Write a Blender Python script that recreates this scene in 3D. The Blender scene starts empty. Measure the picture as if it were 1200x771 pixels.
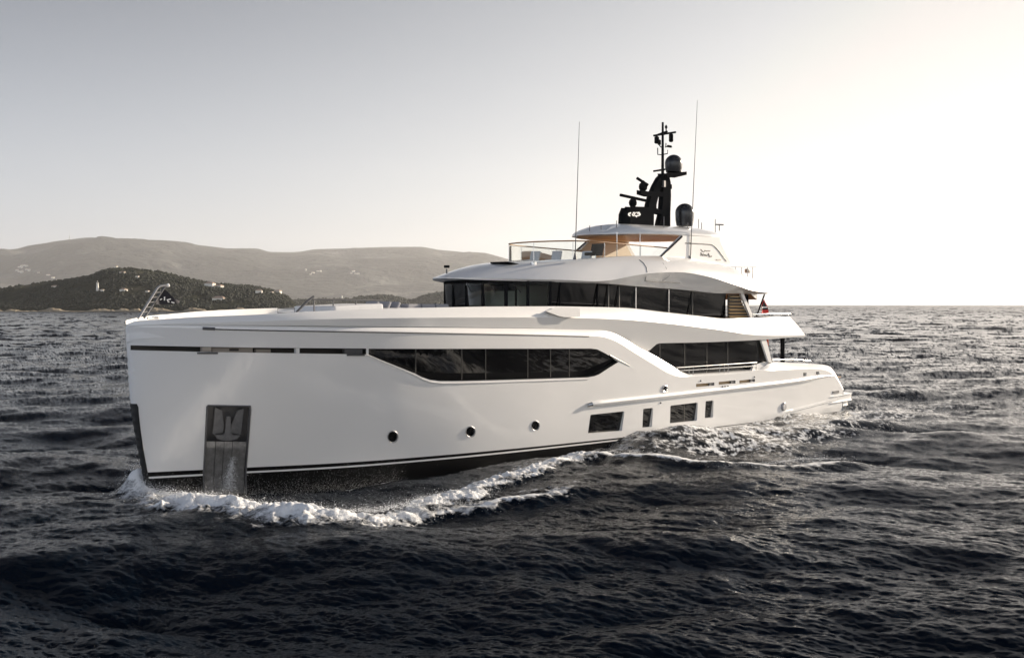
import bpy, bmesh, math, random
import numpy as np
from mathutils import Vector, Matrix
from mathutils.geometry import delaunay_2d_cdt

rnd = random.Random(7)
rng = np.random.default_rng(11)
scene = bpy.context.scene
col = scene.collection

# ------------------------------------------------------------------ camera
CAM_H = 6.8                      # drone hovering just above the bow rail
FPX = 1350.0                     # focal length in pixels of a 1200 px wide frame
PITCH = math.atan(28.5 / FPX)
cam_d = bpy.data.cameras.new('camera')
cam = bpy.data.objects.new('camera', cam_d)
col.objects.link(cam)
cam.location = (0, 0, CAM_H)
cam.rotation_euler = (math.pi / 2 - PITCH, 0, 0)
cam_d.sensor_width = 36.0
cam_d.lens = 36.0 * FPX / 1200.0
cam_d.clip_start = 0.5
cam_d.clip_end = 60000
scene.camera = cam

# ------------------------------------------------------------------ sky, sun, exposure
SUN_AZ, SUN_EL = 53.0, 14.5      # degrees to the right of the view, above the sea
world = bpy.data.worlds.new('World')
scene.world = world
world.use_nodes = True
wn, wl = world.node_tree.nodes, world.node_tree.links
bg = wn['Background']
sky = wn.new('ShaderNodeTexSky')
sky.sky_type = 'NISHITA'
sky.sun_disc = False
sky.sun_elevation = math.radians(SUN_EL)
sky.sun_rotation = math.radians(SUN_AZ)
sky.air_density = 1.0
sky.dust_density = 1.1
sky.ozone_density = 1.0
hsv = wn.new('ShaderNodeHueSaturation')
hsv.inputs['Saturation'].default_value = 0.34
wl.new(sky.outputs['Color'], hsv.inputs['Color'])
# hazy summer air: the glow of the horizon band evens out round the compass and the sky deepens overhead
wtc = wn.new('ShaderNodeTexCoord')
wsep = wn.new('ShaderNodeSeparateXYZ'); wl.new(wtc.outputs['Generated'], wsep.inputs[0])
wmix = wn.new('ShaderNodeMix'); wmix.data_type = 'RGBA'
wmix.inputs[0].default_value = 0.34
wmix.inputs[7].default_value = (7.2, 7.5, 8.2, 1)
wcap = wn.new('ShaderNodeVectorMath'); wcap.operation = 'MINIMUM'; wcap.inputs[1].default_value = (6.2, 6.05, 5.85)
wl.new(hsv.outputs['Color'], wcap.inputs[0])
wl.new(wcap.outputs[0], wmix.inputs[6])
wrp = wn.new('ShaderNodeValToRGB')
we = wrp.color_ramp.elements
we[0].position = 0.0; we[0].color = (1, 1, 1, 1)
we[1].position = 1.0; we[1].color = (.10, .115, .15, 1)
for p_, c_ in ((.12, (1.0, .99, .98)), (.28, (.68, .69, .705)), (.46, (.19, .22, .28))):
    k_ = we.new(p_); k_.color = (*c_, 1)
wl.new(wsep.outputs['Z'], wrp.inputs[0])
wmul = wn.new('ShaderNodeMix'); wmul.data_type = 'RGBA'; wmul.blend_type = 'MULTIPLY'; wmul.inputs[0].default_value = 1.0
wl.new(wmix.outputs[2], wmul.inputs[6]); wl.new(wrp.outputs[0], wmul.inputs[7])
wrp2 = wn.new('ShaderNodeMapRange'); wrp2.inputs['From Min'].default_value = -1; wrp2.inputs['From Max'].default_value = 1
wrp2.inputs['To Min'].default_value = 1.65; wrp2.inputs['To Max'].default_value = 0.70  # brighter sky behind the camera, added as fill for the hull's shaded side
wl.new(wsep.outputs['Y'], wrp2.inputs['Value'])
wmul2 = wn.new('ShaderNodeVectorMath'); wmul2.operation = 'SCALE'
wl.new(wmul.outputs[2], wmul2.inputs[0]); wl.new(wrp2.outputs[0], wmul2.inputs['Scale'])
# away from the sun the upper sky ahead is deeper
def wramp(sock, a, b, c=0., d=1.):
    k = wn.new('ShaderNodeMapRange'); k.interpolation_type = 'SMOOTHSTEP'
    for nm, v in (('From Min', a), ('From Max', b), ('To Min', c), ('To Max', d)): k.inputs[nm].default_value = v
    wl.new(sock, k.inputs['Value']); return k.outputs[0]
def wtimes(p, q):
    k = wn.new('ShaderNodeMath'); k.operation = 'MULTIPLY'; wl.new(p, k.inputs[0]); wl.new(q, k.inputs[1]); return k.outputs[0]
wdeep = wtimes(wtimes(wramp(wsep.outputs['X'], -.55, .45, 1., 0.), wramp(wsep.outputs['Y'], -.2, .4)), wramp(wsep.outputs['Z'], -.05, .45, .08, .66))
wfac = wn.new('ShaderNodeMath'); wfac.operation = 'SUBTRACT'; wfac.inputs[0].default_value = 1.0; wl.new(wdeep, wfac.inputs[1])
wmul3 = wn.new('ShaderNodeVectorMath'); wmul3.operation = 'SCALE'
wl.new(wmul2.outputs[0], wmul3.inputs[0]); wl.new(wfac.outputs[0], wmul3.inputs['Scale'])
wtint = wn.new('ShaderNodeMix'); wtint.data_type = 'RGBA'
wtint.inputs[6].default_value = (.935, .975, 1.055, 1); wtint.inputs[7].default_value = (1.05, 1.0, .94, 1)
wl.new(wramp(wsep.outputs['X'], -.7, .6), wtint.inputs[0])
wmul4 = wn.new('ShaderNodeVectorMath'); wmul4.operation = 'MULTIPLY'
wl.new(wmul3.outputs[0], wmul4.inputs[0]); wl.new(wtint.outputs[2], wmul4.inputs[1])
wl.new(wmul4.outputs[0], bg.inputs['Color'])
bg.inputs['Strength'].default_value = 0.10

sun_dir = Vector((math.sin(math.radians(SUN_AZ)) * math.cos(math.radians(SUN_EL)),
                  math.cos(math.radians(SUN_AZ)) * math.cos(math.radians(SUN_EL)),
                  math.sin(math.radians(SUN_EL))))
sun_d = bpy.data.lights.new('sun', 'SUN')
sun_d.energy = 5.0
sun_d.angle = math.radians(0.5)
sun_d.color = (1.0, 0.86, 0.69)
sun = bpy.data.objects.new('sun', sun_d)
sun.rotation_euler = sun_dir.to_track_quat('Z', 'Y').to_euler()
sun.location = sun_dir * 300
col.objects.link(sun)

vs = scene.view_settings
vs.view_transform = 'Standard'
vs.look = 'None'
vs.gamma = 1.0
vs.use_curve_mapping = False
vs.exposure = 1.0
scene.render.engine = 'CYCLES'
scene.cycles.use_denoising = True
scene.cycles.max_bounces = 8
scene.cycles.transparent_max_bounces = 12
scene.cycles.volume_bounces = 1
scene.cycles.sample_clamp_indirect = 6.0

# ------------------------------------------------------------------ ship frame
# s = metres aft of the bow mark, y = metres to port of the centreline, z = up
BOW = np.array([-13.4, 41.2, 0.0])
AFT = np.array([0.664, 0.747, 0.0]); AFT /= np.linalg.norm(AFT)
PORT = np.array([AFT[1], -AFT[0], 0.0])
EYE = np.array([0, 0, CAM_H])
cR, cF, cU = np.array([1., 0, 0]), np.array([0, math.cos(PITCH), -math.sin(PITCH)]), np.array([0, math.sin(PITCH), math.cos(PITCH)])


def sight(px, py):
    return cR * (px - 600) / FPX + cF + cU * (385.5 - py) / FPX


def at(px, py, y):
    """survey point: ship coordinates of a sighting on the lengthwise plane y"""
    d = sight(px, py)
    t = (y - (EYE - BOW) @ PORT) / (d @ PORT)
    q = EYE + d * t - BOW
    return np.array([q @ AFT, q @ PORT, q[2]])


def at_y(px, py, yf):
    y = 4.0
    for _ in range(40):
        q = at(px, py, y)
        y = 0.5 * y + 0.5 * float(yf(q[0], q[2]))
    q = at(px, py, y)
    return q


def sea_pt(px, py, z=0.0):
    d = sight(px, py)
    q = EYE + d * ((z - CAM_H) / d[2]) - BOW
    return np.array([q @ AFT, q @ PORT])


class PCH:
    """monotone cubic curve through points"""
    def __init__(self, pts):
        a = np.array(sorted(pts), float)
        self.x, self.y = a[:, 0], a[:, 1]
        h = np.diff(self.x); d = np.diff(self.y) / h
        m = np.zeros(len(self.x))
        m[0], m[-1] = d[0], d[-1]
        for i in range(1, len(d)):
            if d[i - 1] * d[i] > 0:
                w1, w2 = 2 * h[i] + h[i - 1], h[i] + 2 * h[i - 1]
                m[i] = (w1 + w2) / (w1 / d[i - 1] + w2 / d[i])
        self.m = m

    def __call__(self, v):
        v = np.clip(np.asarray(v, float), self.x[0], self.x[-1])
        i = np.clip(np.searchsorted(self.x, v) - 1, 0, len(self.x) - 2)
        h = self.x[i + 1] - self.x[i]; t = (v - self.x[i]) / h
        return ((1 + 2 * t) * (1 - t) ** 2 * self.y[i] + t * (1 - t) ** 2 * h * self.m[i]
                + t * t * (3 - 2 * t) * self.y[i + 1] + t * t * (t - 1) * h * self.m[i + 1])


class LIN:
    def __init__(self, pts):
        a = np.array(sorted(pts), float); self.x, self.y = a[:, 0], a[:, 1]

    def __call__(self, v):
        return np.interp(v, self.x, self.y)


stem_s = PCH([(-1.5, .85), (-.6, .55), (.05, .33), (1.2, .08), (2.3, -.13), (3.3, -.28), (5.3, -.40), (6.4, -.46)])
beam_w = PCH([(0, 0), (.02, .08), (.06, .12), (.2, .19), (.5, .30), (1, .48), (1.75, .76), (3.3, 1.30), (4.75, 1.9), (6.7, 2.6), (8, 2.95),
              (10.7, 3.42), (13.3, 3.76), (18.5, 4.12), (26.5, 4.32), (40, 4.35), (50, 4.2)])
beam_d = PCH([(0, 0), (.02, .10), (.05, .16), (.12, .26), (.3, .48), (.6, .76), (1, 1.08), (2, 1.82), (3, 2.42), (4, 2.92), (6, 3.58), (8, 3.98),
              (10, 4.22), (13, 4.40), (18, 4.50), (40, 4.50), (45, 4.42), (50, 4.3)])


def hull_y(s, z):
    s = np.asarray(s, float); z = np.asarray(z, float)
    u = np.maximum(s - stem_s(z), 0)
    w, d = beam_w(u), beam_d(u)
    t = np.clip((z - .4) / 4.8, 0, 1.2)
    b = w + (d - w) * t
    lo = np.clip((.4 - z) / 1.9, 0, 1)
    return b * (1 - .25 * lo ** 2)


def on_hull(px, py):
    """sighting brought onto the port hull side"""
    lo, hi = -1.0, 12.0
    y = 4.0
    d = sight(px, py)
    best = None
    # march from near (large y) inward until the ray enters the hull
    ys = np.linspace(5.2, -0.2, 400)
    prev = None
    for yy in ys:
        q = at(px, py, yy)
        g = yy - float(hull_y(q[0], q[2]))
        if prev is not None and prev[1] > 0 >= g:
            a, b_ = prev[0], yy
            for _ in range(40):
                m = .5 * (a + b_)
                q = at(px, py, m)
                if m - float(hull_y(q[0], q[2])) > 0: a = m
                else: b_ = m
            return at(px, py, .5 * (a + b_))
        prev = (yy, g)
    return at(px, py, 0.0)


def hull_trace(px, n=60, out=.004):
    """smooth line over the hull through sightings"""
    a = np.array(px, float); t = np.linspace(a[0, 0], a[-1, 0], n)
    return [on_hull(x, float(y)) + np.array([0, out, 0]) for x, y in zip(t, PCH(px)(t))]


# ------------------------------------------------------------------ materials
def new_mat(name):
    m = bpy.data.materials.new(name); m.use_nodes = True
    nt = m.node_tree
    return m, nt.nodes, nt.links, nt.nodes['Principled BSDF']


def add_noise_bump(n, l, b, scale, strength, dist=0.01, detail=4, coords='Object'):
    tc = n.new('ShaderNodeTexCoord')
    no = n.new('ShaderNodeTexNoise'); no.inputs['Scale'].default_value = scale; no.inputs['Detail'].default_value = detail
    l.new(tc.outputs[coords], no.inputs['Vector'])
    bp = n.new('ShaderNodeBump'); bp.inputs['Strength'].default_value = strength; bp.inputs['Distance'].default_value = dist
    l.new(no.outputs['Fac'], bp.inputs['Height']); l.new(bp.outputs['Normal'], b.inputs['Normal'])
    return tc, no


def simple(name, rgb, rough=.4, metal=0., bump=None, coat=0., var=0.08, vscale=3.):
    m, n, l, b = new_mat(name)
    b.inputs['Roughness'].default_value = rough
    b.inputs['Metallic'].default_value = metal
    b.inputs['Coat Weight'].default_value = coat
    b.inputs['Coat Roughness'].default_value = .05
    tc = n.new('ShaderNodeTexCoord')
    no = n.new('ShaderNodeTexNoise'); no.inputs['Scale'].default_value = vscale; no.inputs['Detail'].default_value = 5
    l.new(tc.outputs['Object'], no.inputs['Vector'])
    mx = n.new('ShaderNodeMix'); mx.data_type = 'RGBA'
    mx.inputs[6].default_value = (*[c * (1 - var) for c in rgb], 1)
    mx.inputs[7].default_value = (*[min(1, c * (1 + var)) for c in rgb], 1)
    l.new(no.outputs['Fac'], mx.inputs[0]); l.new(mx.outputs[2], b.inputs['Base Color'])
    if bump:
        no2 = n.new('ShaderNodeTexNoise'); no2.inputs['Scale'].default_value = bump[0]; no2.inputs['Detail'].default_value = 3
        l.new(tc.outputs['Object'], no2.inputs['Vector'])
        bp = n.new('ShaderNodeBump'); bp.inputs['Strength'].default_value = bump[1]; bp.inputs['Distance'].default_value = bump[2]
        l.new(no2.outputs['Fac'], bp.inputs['Height']); l.new(bp.outputs['Normal'], b.inputs['Normal'])
    return m


M = {}
M['white'] = simple('white_gelcoat', (.80, .79, .775), .30, 0, (.45, .12, .02), .9, .02, .6)
M['white2'] = simple('white_paint', (.78, .77, .755), .35, 0, None, .15, .02, 1.)
M['black'] = simple('black_hull_paint', (.004, .004, .0045), .3, 0, None, 0, .2)
M['black'].node_tree.nodes['Principled BSDF'].inputs['Specular IOR Level'].default_value = .15
M['stem'] = simple('black_rubber', (.012, .012, .013), .45)
M['glass'] = simple('dark_glass', (.006, .006, .0065), .03, 0, (1.2, .05, .02), 0, .2, .5)
M['glass'].node_tree.nodes['Principled BSDF'].inputs['Specular IOR Level'].default_value = .38
M['darkframe'] = simple('black_frame', (.012, .012, .013), .3)
M['mullion'] = simple('grey_mullion', (.06, .058, .055), .4)
M['silver'] = simple('polished_steel', (.62, .62, .62), .18, 1.0)
M['steel'] = simple('brushed_steel', (.34, .34, .35), .38, .55, (6., .4, .02), 0, .25, 5.)
M['darksteel'] = simple('dark_steel', (.12, .12, .125), .4, .4, None, 0, .2, 8.)
M['plate'] = simple('scuffed_plate', (.24, .235, .23), .30, .45, (9., .5, .03), 0, .6, 5.)
M['anchor'] = simple('anchor_steel', (.19, .19, .195), .4, .4, (8., .4, .02), 0, .35, 6.)
M['teak'] = simple('teak', (.36, .20, .09), .5, 0, None, .1, .15, 6.)
M['gold'] = simple('varnished_wood', (.34, .23, .11), .35, .2, None, .2, .15, 6.)
M['mast'] = simple('satin_black', (.010, .0105, .012), .60, 0, None, 0, .1)
M['mast'].node_tree.nodes['Principled BSDF'].inputs['Specular IOR Level'].default_value = 0.0
M['dome'] = simple('dark_dome_paint', (.016, .0165, .019), .26, 0, None, .1, .1)
M['cushion'] = simple('grey_cushion', (.27, .27, .29), .85, 0, (40., .3, .01))
M['pale_cushion'] = simple('pale_cushion', (.62, .62, .63), .85, 0, (40., .3, .01))
M['beige'] = simple('beige_panel', (.62, .50, .34), .5)
M['red'] = simple('red_cloth', (.55, .035, .03), .8)
M['navy'] = simple('dark_cloth', (.012, .012, .018), .85)
M['orange'] = simple('orange_plastic', (.75, .12, .03), .5)
M['interior'] = simple('dark_interior', (.05, .045, .04), .7)
M['cabin'] = simple('cabin_panel', (.50, .51, .46), .7)
M['beam'] = simple('pale_fittings', (.40, .35, .30), .45)
M['letter'] = simple('black_lettering', (.03, .028, .026), .4)
M['letterw'] = simple('white_lettering', (.8, .8, .8), .4)


def glass_mat(name, tint, gloss_min):
    m, n, l, b = new_mat(name)
    out = n['Material Output']
    tr = n.new('ShaderNodeBsdfTransparent'); tr.inputs['Color'].default_value = (*tint, 1)
    gl = n.new('ShaderNodeBsdfGlossy'); gl.inputs['Roughness'].default_value = .02; gl.inputs['Color'].default_value = (.5, .5, .5, 1)
    fr = n.new('ShaderNodeFresnel'); fr.inputs['IOR'].default_value = 1.5
    mp = n.new('ShaderNodeMath'); mp.operation = 'MAXIMUM'; mp.inputs[1].default_value = gloss_min
    l.new(fr.outputs[0], mp.inputs[0])
    mx = n.new('ShaderNodeMixShader')
    l.new(mp.outputs[0], mx.inputs[0]); l.new(tr.outputs[0], mx.inputs[1]); l.new(gl.outputs[0], mx.inputs[2])
    l.new(mx.outputs[0], out.inputs['Surface'])
    return m


M['tint'] = glass_mat('tinted_glass', (.68, .73, .70), .02)
M['clear'] = glass_mat('clear_glass', (.88, .92, .91), .02)


# ------------------------------------------------------------------ mesh helpers
def tag(o, label=None, cat=None, group=None, kind=None):
    if label: o['label'] = label
    if cat: o['category'] = cat
    if group: o['group'] = group
    if kind: o['kind'] = kind
    return o


def empty(name, loc=(0, 0, 0), rz=0.0):
    o = bpy.data.objects.new(name, None); col.objects.link(o)
    o.location = loc; o.rotation_euler = (0, 0, rz)
    o.empty_display_size = .3
    return o


SHIP_RZ = math.atan2(-AFT[1], -AFT[0])


class MB:
    """collects shapes in ship coordinates (or world when ship=False) and links them as ONE mesh object"""
    def __init__(self, ship=True):
        self.v, self.f, self.ship = [], [], ship

    def add(self, vs, fs):
        o = len(self.v)
        self.v += [tuple(float(c) for c in p) for p in vs]
        self.f += [tuple(i + o for i in f) for f in fs]
        return self

    def box(self, c, size, rz=0., ry=0., rx=0.):
        m = Matrix.Rotation(rz, 3, 'Z') @ Matrix.Rotation(ry, 3, 'Y') @ Matrix.Rotation(rx, 3, 'X')
        hs = [x / 2 for x in size]
        vs = [Vector(c) + m @ Vector((sx * hs[0], sy * hs[1], sz * hs[2])) for sx in (-1, 1) for sy in (-1, 1) for sz in (-1, 1)]
        return self.add(vs, [(0, 1, 3, 2), (4, 6, 7, 5), (0, 4, 5, 1), (2, 3, 7, 6), (0, 2, 6, 4), (1, 5, 7, 3)])

    def tube(self, pts, r, n=8, r2=None, closed=False):
        pts = [Vector(p) for p in pts]
        N = len(pts); vs = []; fs = []
        for i, p in enumerate(pts):
            a = pts[i - 1] if i > 0 else (pts[-1] if closed else pts[0])
            b = pts[i + 1] if i < N - 1 else (pts[0] if closed else pts[-1])
            d = (b - a)
            if d.length < 1e-9: d = Vector((0, 0, 1))
            d.normalize()
            ref = Vector((0, 0, 1)) if abs(d.z) < .9 else Vector((1, 0, 0))
            x = d.cross(ref).normalized(); y = d.cross(x).normalized()
            rr = r if r2 is None else r + (r2 - r) * i / max(1, N - 1)
            for k in range(n):
                t = 2 * math.pi * k / n
                vs.append(p + x * (rr * math.cos(t)) + y * (rr * math.sin(t)))
        for i in range(N - 1 if not closed else N):
            j = (i + 1) % N
            for k in range(n):
                fs.append((i * n + k, i * n + (k + 1) % n, j * n + (k + 1) % n, j * n + k))
        if not closed:
            fs.append(tuple(range(n - 1, -1, -1))); fs.append(tuple((N - 1) * n + k for k in range(n)))
        return self.add(vs, fs)

    def prism(self, poly, y0, y1):
        """polygon given as (s,z) pushed through from y0 to y1"""
        n = len(poly)
        vs = [(p[0], y0, p[1]) for p in poly] + [(p[0], y1, p[1]) for p in poly]
        fs = [tuple(range(n)), tuple(range(2 * n - 1, n - 1, -1))]
        fs += [(i, (i + 1) % n, n + (i + 1) % n, n + i) for i in range(n)]
        return self.add(vs, fs)

    def slab(self, poly, z0, z1):
        """polygon given as (s,y) raised from z0 to z1"""
        n = len(poly)
        vs = [(p[0], p[1], z0) for p in poly] + [(p[0], p[1], z1) for p in poly]
        fs = [tuple(range(n)), tuple(range(2 * n - 1, n - 1, -1))]
        fs += [(i, (i + 1) % n, n + (i + 1) % n, n + i) for i in range(n)]
        return self.add(vs, fs)

    def lathe(self, c, prof, n=24, axis='z'):
        vs = []; fs = []
        for r, h in prof:
            for k in range(n):
                t = 2 * math.pi * k / n
                p = (r * math.cos(t), r * math.sin(t), h)
                if axis == 'y': p = (p[0], p[2], p[1])
                vs.append((c[0] + p[0], c[1] + p[1], c[2] + p[2]))
        for i in range(len(prof) - 1):
            for k in range(n):
                fs.append((i * n + k, i * n + (k + 1) % n, (i + 1) * n + (k + 1) % n, (i + 1) * n + k))
        fs.append(tuple(range(n))); fs.append(tuple((len(prof) - 1) * n + k for k in range(n - 1, -1, -1)))
        return self.add(vs, fs)

    def strip(self, rows, mirror=False):
        """surface through rows of equally many points"""
        R, K = len(rows), len(rows[0])
        vs = [p for r in rows for p in r]
        fs = [(i * K + k, i * K + k + 1, (i + 1) * K + k + 1, (i + 1) * K + k) for i in range(R - 1) for k in range(K - 1)]
        self.add(vs, fs)
        if mirror:
            self.add([(p[0], -p[1], p[2]) for p in vs], [tuple(reversed(f)) for f in fs])
        return self

    def build(self, name, mat, parent=None, smooth=35, bevel=0., recalc=True, merge=1e-4):
        vs = [(-p[0], p[1], p[2]) for p in self.v] if self.ship else self.v
        me = bpy.data.meshes.new(name)
        me.from_pydata(vs, [], self.f)
        bm = bmesh.new(); bm.from_mesh(me)
        if merge: bmesh.ops.remove_doubles(bm, verts=bm.verts, dist=merge)
        if bevel:
            ed = [e for e in bm.edges if len(e.link_faces) == 2 and e.calc_face_angle(0) > .6]
            bmesh.ops.bevel(bm, geom=ed, offset=bevel, segments=2, affect='EDGES', profile=.6, clamp_overlap=True)
        if recalc: bmesh.ops.recalc_face_normals(bm, faces=bm.faces)
        bm.to_mesh(me); bm.free()
        me.materials.append(mat)
        if smooth:
            me.polygons.foreach_set('use_smooth', [True] * len(me.polygons))
            me.set_sharp_from_angle(angle=math.radians(smooth))
        o = bpy.data.objects.new(name, me); col.objects.link(o)
        if parent: o.parent = parent
        elif self.ship:
            o.location = BOW; o.rotation_euler = (0, 0, SHIP_RZ)
        return o


def ship_thing(name, s, y, z, label, cat, group=None):
    """an Empty at a thing's base on board, its meshes are given in ship coordinates"""
    w = BOW + AFT * s + PORT * y + np.array([0, 0, z])
    o = empty(name, w, SHIP_RZ)
    tag(o, label, cat, group)
    return o


def own(o, root, s, y, z):
    """parents a ship-coordinates mesh to a thing standing at s,y,z"""
    o.parent = root
    o.location = (s, -y, -z)
    return o


def inside(poly, P):
    """points P (n,2) in polygon"""
    poly = np.asarray(poly); x, y = P[:, 0], P[:, 1]
    r = np.zeros(len(P), bool)
    j = len(poly) - 1
    for i in range(len(poly)):
        xi, yi = poly[i]; xj, yj = poly[j]
        if yi != yj:
            c = ((yi > y) != (yj > y)) & (x < (xj - xi) * (y - yi) / (yj - yi) + xi)
            r ^= c
        j = i
    return r


def dense(poly, step=.25, closed=True):
    out = []
    n = len(poly)
    for i in range(n if closed else n - 1):
        a, b = np.array(poly[i], float), np.array(poly[(i + 1) % n], float)
        k = max(1, int(math.ceil(np.linalg.norm(b - a) / step)))
        for t in range(k): out.append(tuple(a + (b - a) * t / k))
    if not closed: out.append(tuple(poly[-1]))
    return out


def rounded(poly, r, seg=4):
    """polygon with its corners rounded"""
    out = []; n = len(poly)
    for i in range(n):
        p, a, b = np.array(poly[i], float), np.array(poly[i - 1], float), np.array(poly[(i + 1) % n], float)
        da, db = a - p, b - p
        la, lb = np.linalg.norm(da), np.linalg.norm(db)
        k = min(r, la * .45, lb * .45)
        s0, s1 = p + da / la * k, p + db / lb * k
        for t in range(seg + 1):
            t /= seg
            out.append(tuple((1 - t) ** 2 * s0 + 2 * t * (1 - t) * p + t * t * s1))
    return out


def cdt_fill(poly, step=.4):
    """triangles filling a polygon with inner points, 2D"""
    poly = [tuple(p) for p in poly]
    a = np.array(poly); lo, hi = a.min(0), a.max(0)
    gx, gy = np.meshgrid(np.arange(lo[0] + step / 2, hi[0], step), np.arange(lo[1] + step / 2, hi[1], step))
    G = np.stack([gx.ravel(), gy.ravel()], 1)
    if len(G): G = G[inside(poly, G)]
    vs = [Vector(p) for p in poly] + [Vector(p) for p in G]
    n = len(poly)
    r = delaunay_2d_cdt(vs, [(i, (i + 1) % n) for i in range(n)], [], 0, 1e-5)
    V = np.array([tuple(v) for v in r[0]]); T = [tuple(f) for f in r[2]]
    C = np.array([V[list(f)].mean(0) for f in T])
    ok = inside(poly, C)
    return V, [f for f, k in zip(T, ok) if k]


# ------------------------------------------------------------------ SEA
LAMBDA_CUT = 1.1


def ocean_tile(L, N, wind, wdir, lmin, lmax, rms, seed, spread=.10, fall=3.6):
    g = np.random.default_rng(seed)
    k1 = np.fft.fftfreq(N, d=L / N) * 2 * np.pi
    kx, ky = np.meshgrid(k1, k1, indexing='ij')
    k = np.hypot(kx, ky); k[0, 0] = 1e-6
    Lp = wind ** 2 / 9.81
    c = (kx * math.cos(wdir) + ky * math.sin(wdir)) / k
    P = np.exp(-1 / (k * Lp) ** 2) / k ** fall * (spread + (1 - spread) * c ** 6)
    lam = 2 * np.pi / k
    P *= 1 / (1 + np.exp(-(lam - lmin) / (.12 * lmin))) * 1 / (1 + np.exp(-(lmax - lam) / (.12 * lmax)))
    P[0, 0] = 0
    A = np.sqrt(P) * (g.normal(size=(N, N)) + 1j * g.normal(size=(N, N)))
    h = np.fft.ifft2(A).real
    sc = rms / h.std()
    A = A * sc
    out = dict(L=L, N=N, h=h * sc,
               dx=np.fft.ifft2(A * -1j * kx / k).real, dy=np.fft.ifft2(A * -1j * ky / k).real,
               sx=np.fft.ifft2(A * 1j * kx).real, sy=np.fft.ifft2(A * 1j * ky).real)
    return out


def tile_at(T, keys, x, y, rot):
    cr, sr = math.cos(rot), math.sin(rot)
    u = ((x * cr + y * sr) / T['L'] % 1.0) * T['N']; v = ((-x * sr + y * cr) / T['L'] % 1.0) * T['N']
    i, j = np.floor(u).astype(int), np.floor(v).astype(int)
    fu, fv = u - i, v - j
    N = T['N']; i %= N; j %= N; i1, j1 = (i + 1) % N, (j + 1) % N
    res = {}
    for key in keys:
        a = T[key]
        res[key] = (a[i, j] * (1 - fu) * (1 - fv) + a[i1, j] * fu * (1 - fv) + a[i, j1] * (1 - fu) * fv + a[i1, j1] * fu * fv)
    # rotate the vector fields back
    for p, q in (('dx', 'dy'), ('sx', 'sy')):
        if p in res:
            a, b = res[p], res[q]
            res[p], res[q] = a * cr - b * sr, a * sr + b * cr
    return res


def vnoise(x, y, seed):
    """smooth value noise, vectorised"""
    g = np.random.default_rng(seed); T = g.random((256, 256))
    i, j = np.floor(x).astype(int), np.floor(y).astype(int)
    fx, fy = x - i, y - j
    fx, fy = fx * fx * (3 - 2 * fx), fy * fy * (3 - 2 * fy)
    a = lambda p, q: T[p % 256, q % 256]
    return (a(i, j) * (1 - fx) * (1 - fy) + a(i + 1, j) * fx * (1 - fy) + a(i, j + 1) * (1 - fx) * fy + a(i + 1, j + 1) * fx * fy)


def fbm(x, y, seed, octv=4):
    t = 0; a = .5; n = 0
    for o in range(octv):
        t = t + a * vnoise(x * 2 ** o + 17.3 * o, y * 2 ** o + 5.1 * o, seed + o); n += a; a *= .5
    return t / n


def along(path, s, y):
    """distance to a polyline in the ship plan, its side sign and the position along it (0..1)"""
    P = np.array(path, float)
    seg = np.linalg.norm(np.diff(P, axis=0), axis=1); cum = np.concatenate([[0], np.cumsum(seg)])
    best = np.full(s.shape, 1e9); tt = np.zeros(s.shape); sg = np.zeros(s.shape)
    for i in range(len(P) - 1):
        d = P[i + 1] - P[i]; L2 = d @ d
        t = np.clip(((s - P[i, 0]) * d[0] + (y - P[i, 1]) * d[1]) / L2, 0, 1)
        ex, ey = s - P[i, 0] - t * d[0], y - P[i, 1] - t * d[1]
        r = np.hypot(ex, ey)
        m = r < best
        best = np.where(m, r, best); tt = np.where(m, (cum[i] + t * seg[i]) / cum[-1], tt)
        sg = np.where(m, np.sign(d[0] * ey - d[1] * ex), sg)
    return best, sg, tt


def sea_path(pts, z=0.):
    return [tuple(sea_pt(a, b, z)) for a, b in pts]


BOW_CREST = sea_path([(160, 570), (185, 583), (215, 592), (250, 598), (290, 604), (335, 609), (380, 611), (425, 609), (465, 603), (500, 594)], .15)
BOW_TAIL = sea_path([(490, 597), (530, 588), (570, 578), (610, 567), (650, 556), (690, 546), (730, 536), (765, 527)], .1)
SECOND = sea_path([(500, 606), (545, 601), (590, 594), (640, 588), (690, 580)], 0.)
OUTER = sea_path([(690, 546), (735, 552), (780, 556), (830, 558), (880, 556), (930, 552), (980, 545), (1010, 540)], .05)
QUARTER = sea_path([(770, 520), (815, 512), (860, 508), (905, 506), (950, 502), (1000, 497)], .2)
TRAIL = sea_path([(985, 480), (1020, 470), (1060, 462), (1110, 458)], 0.)


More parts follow.
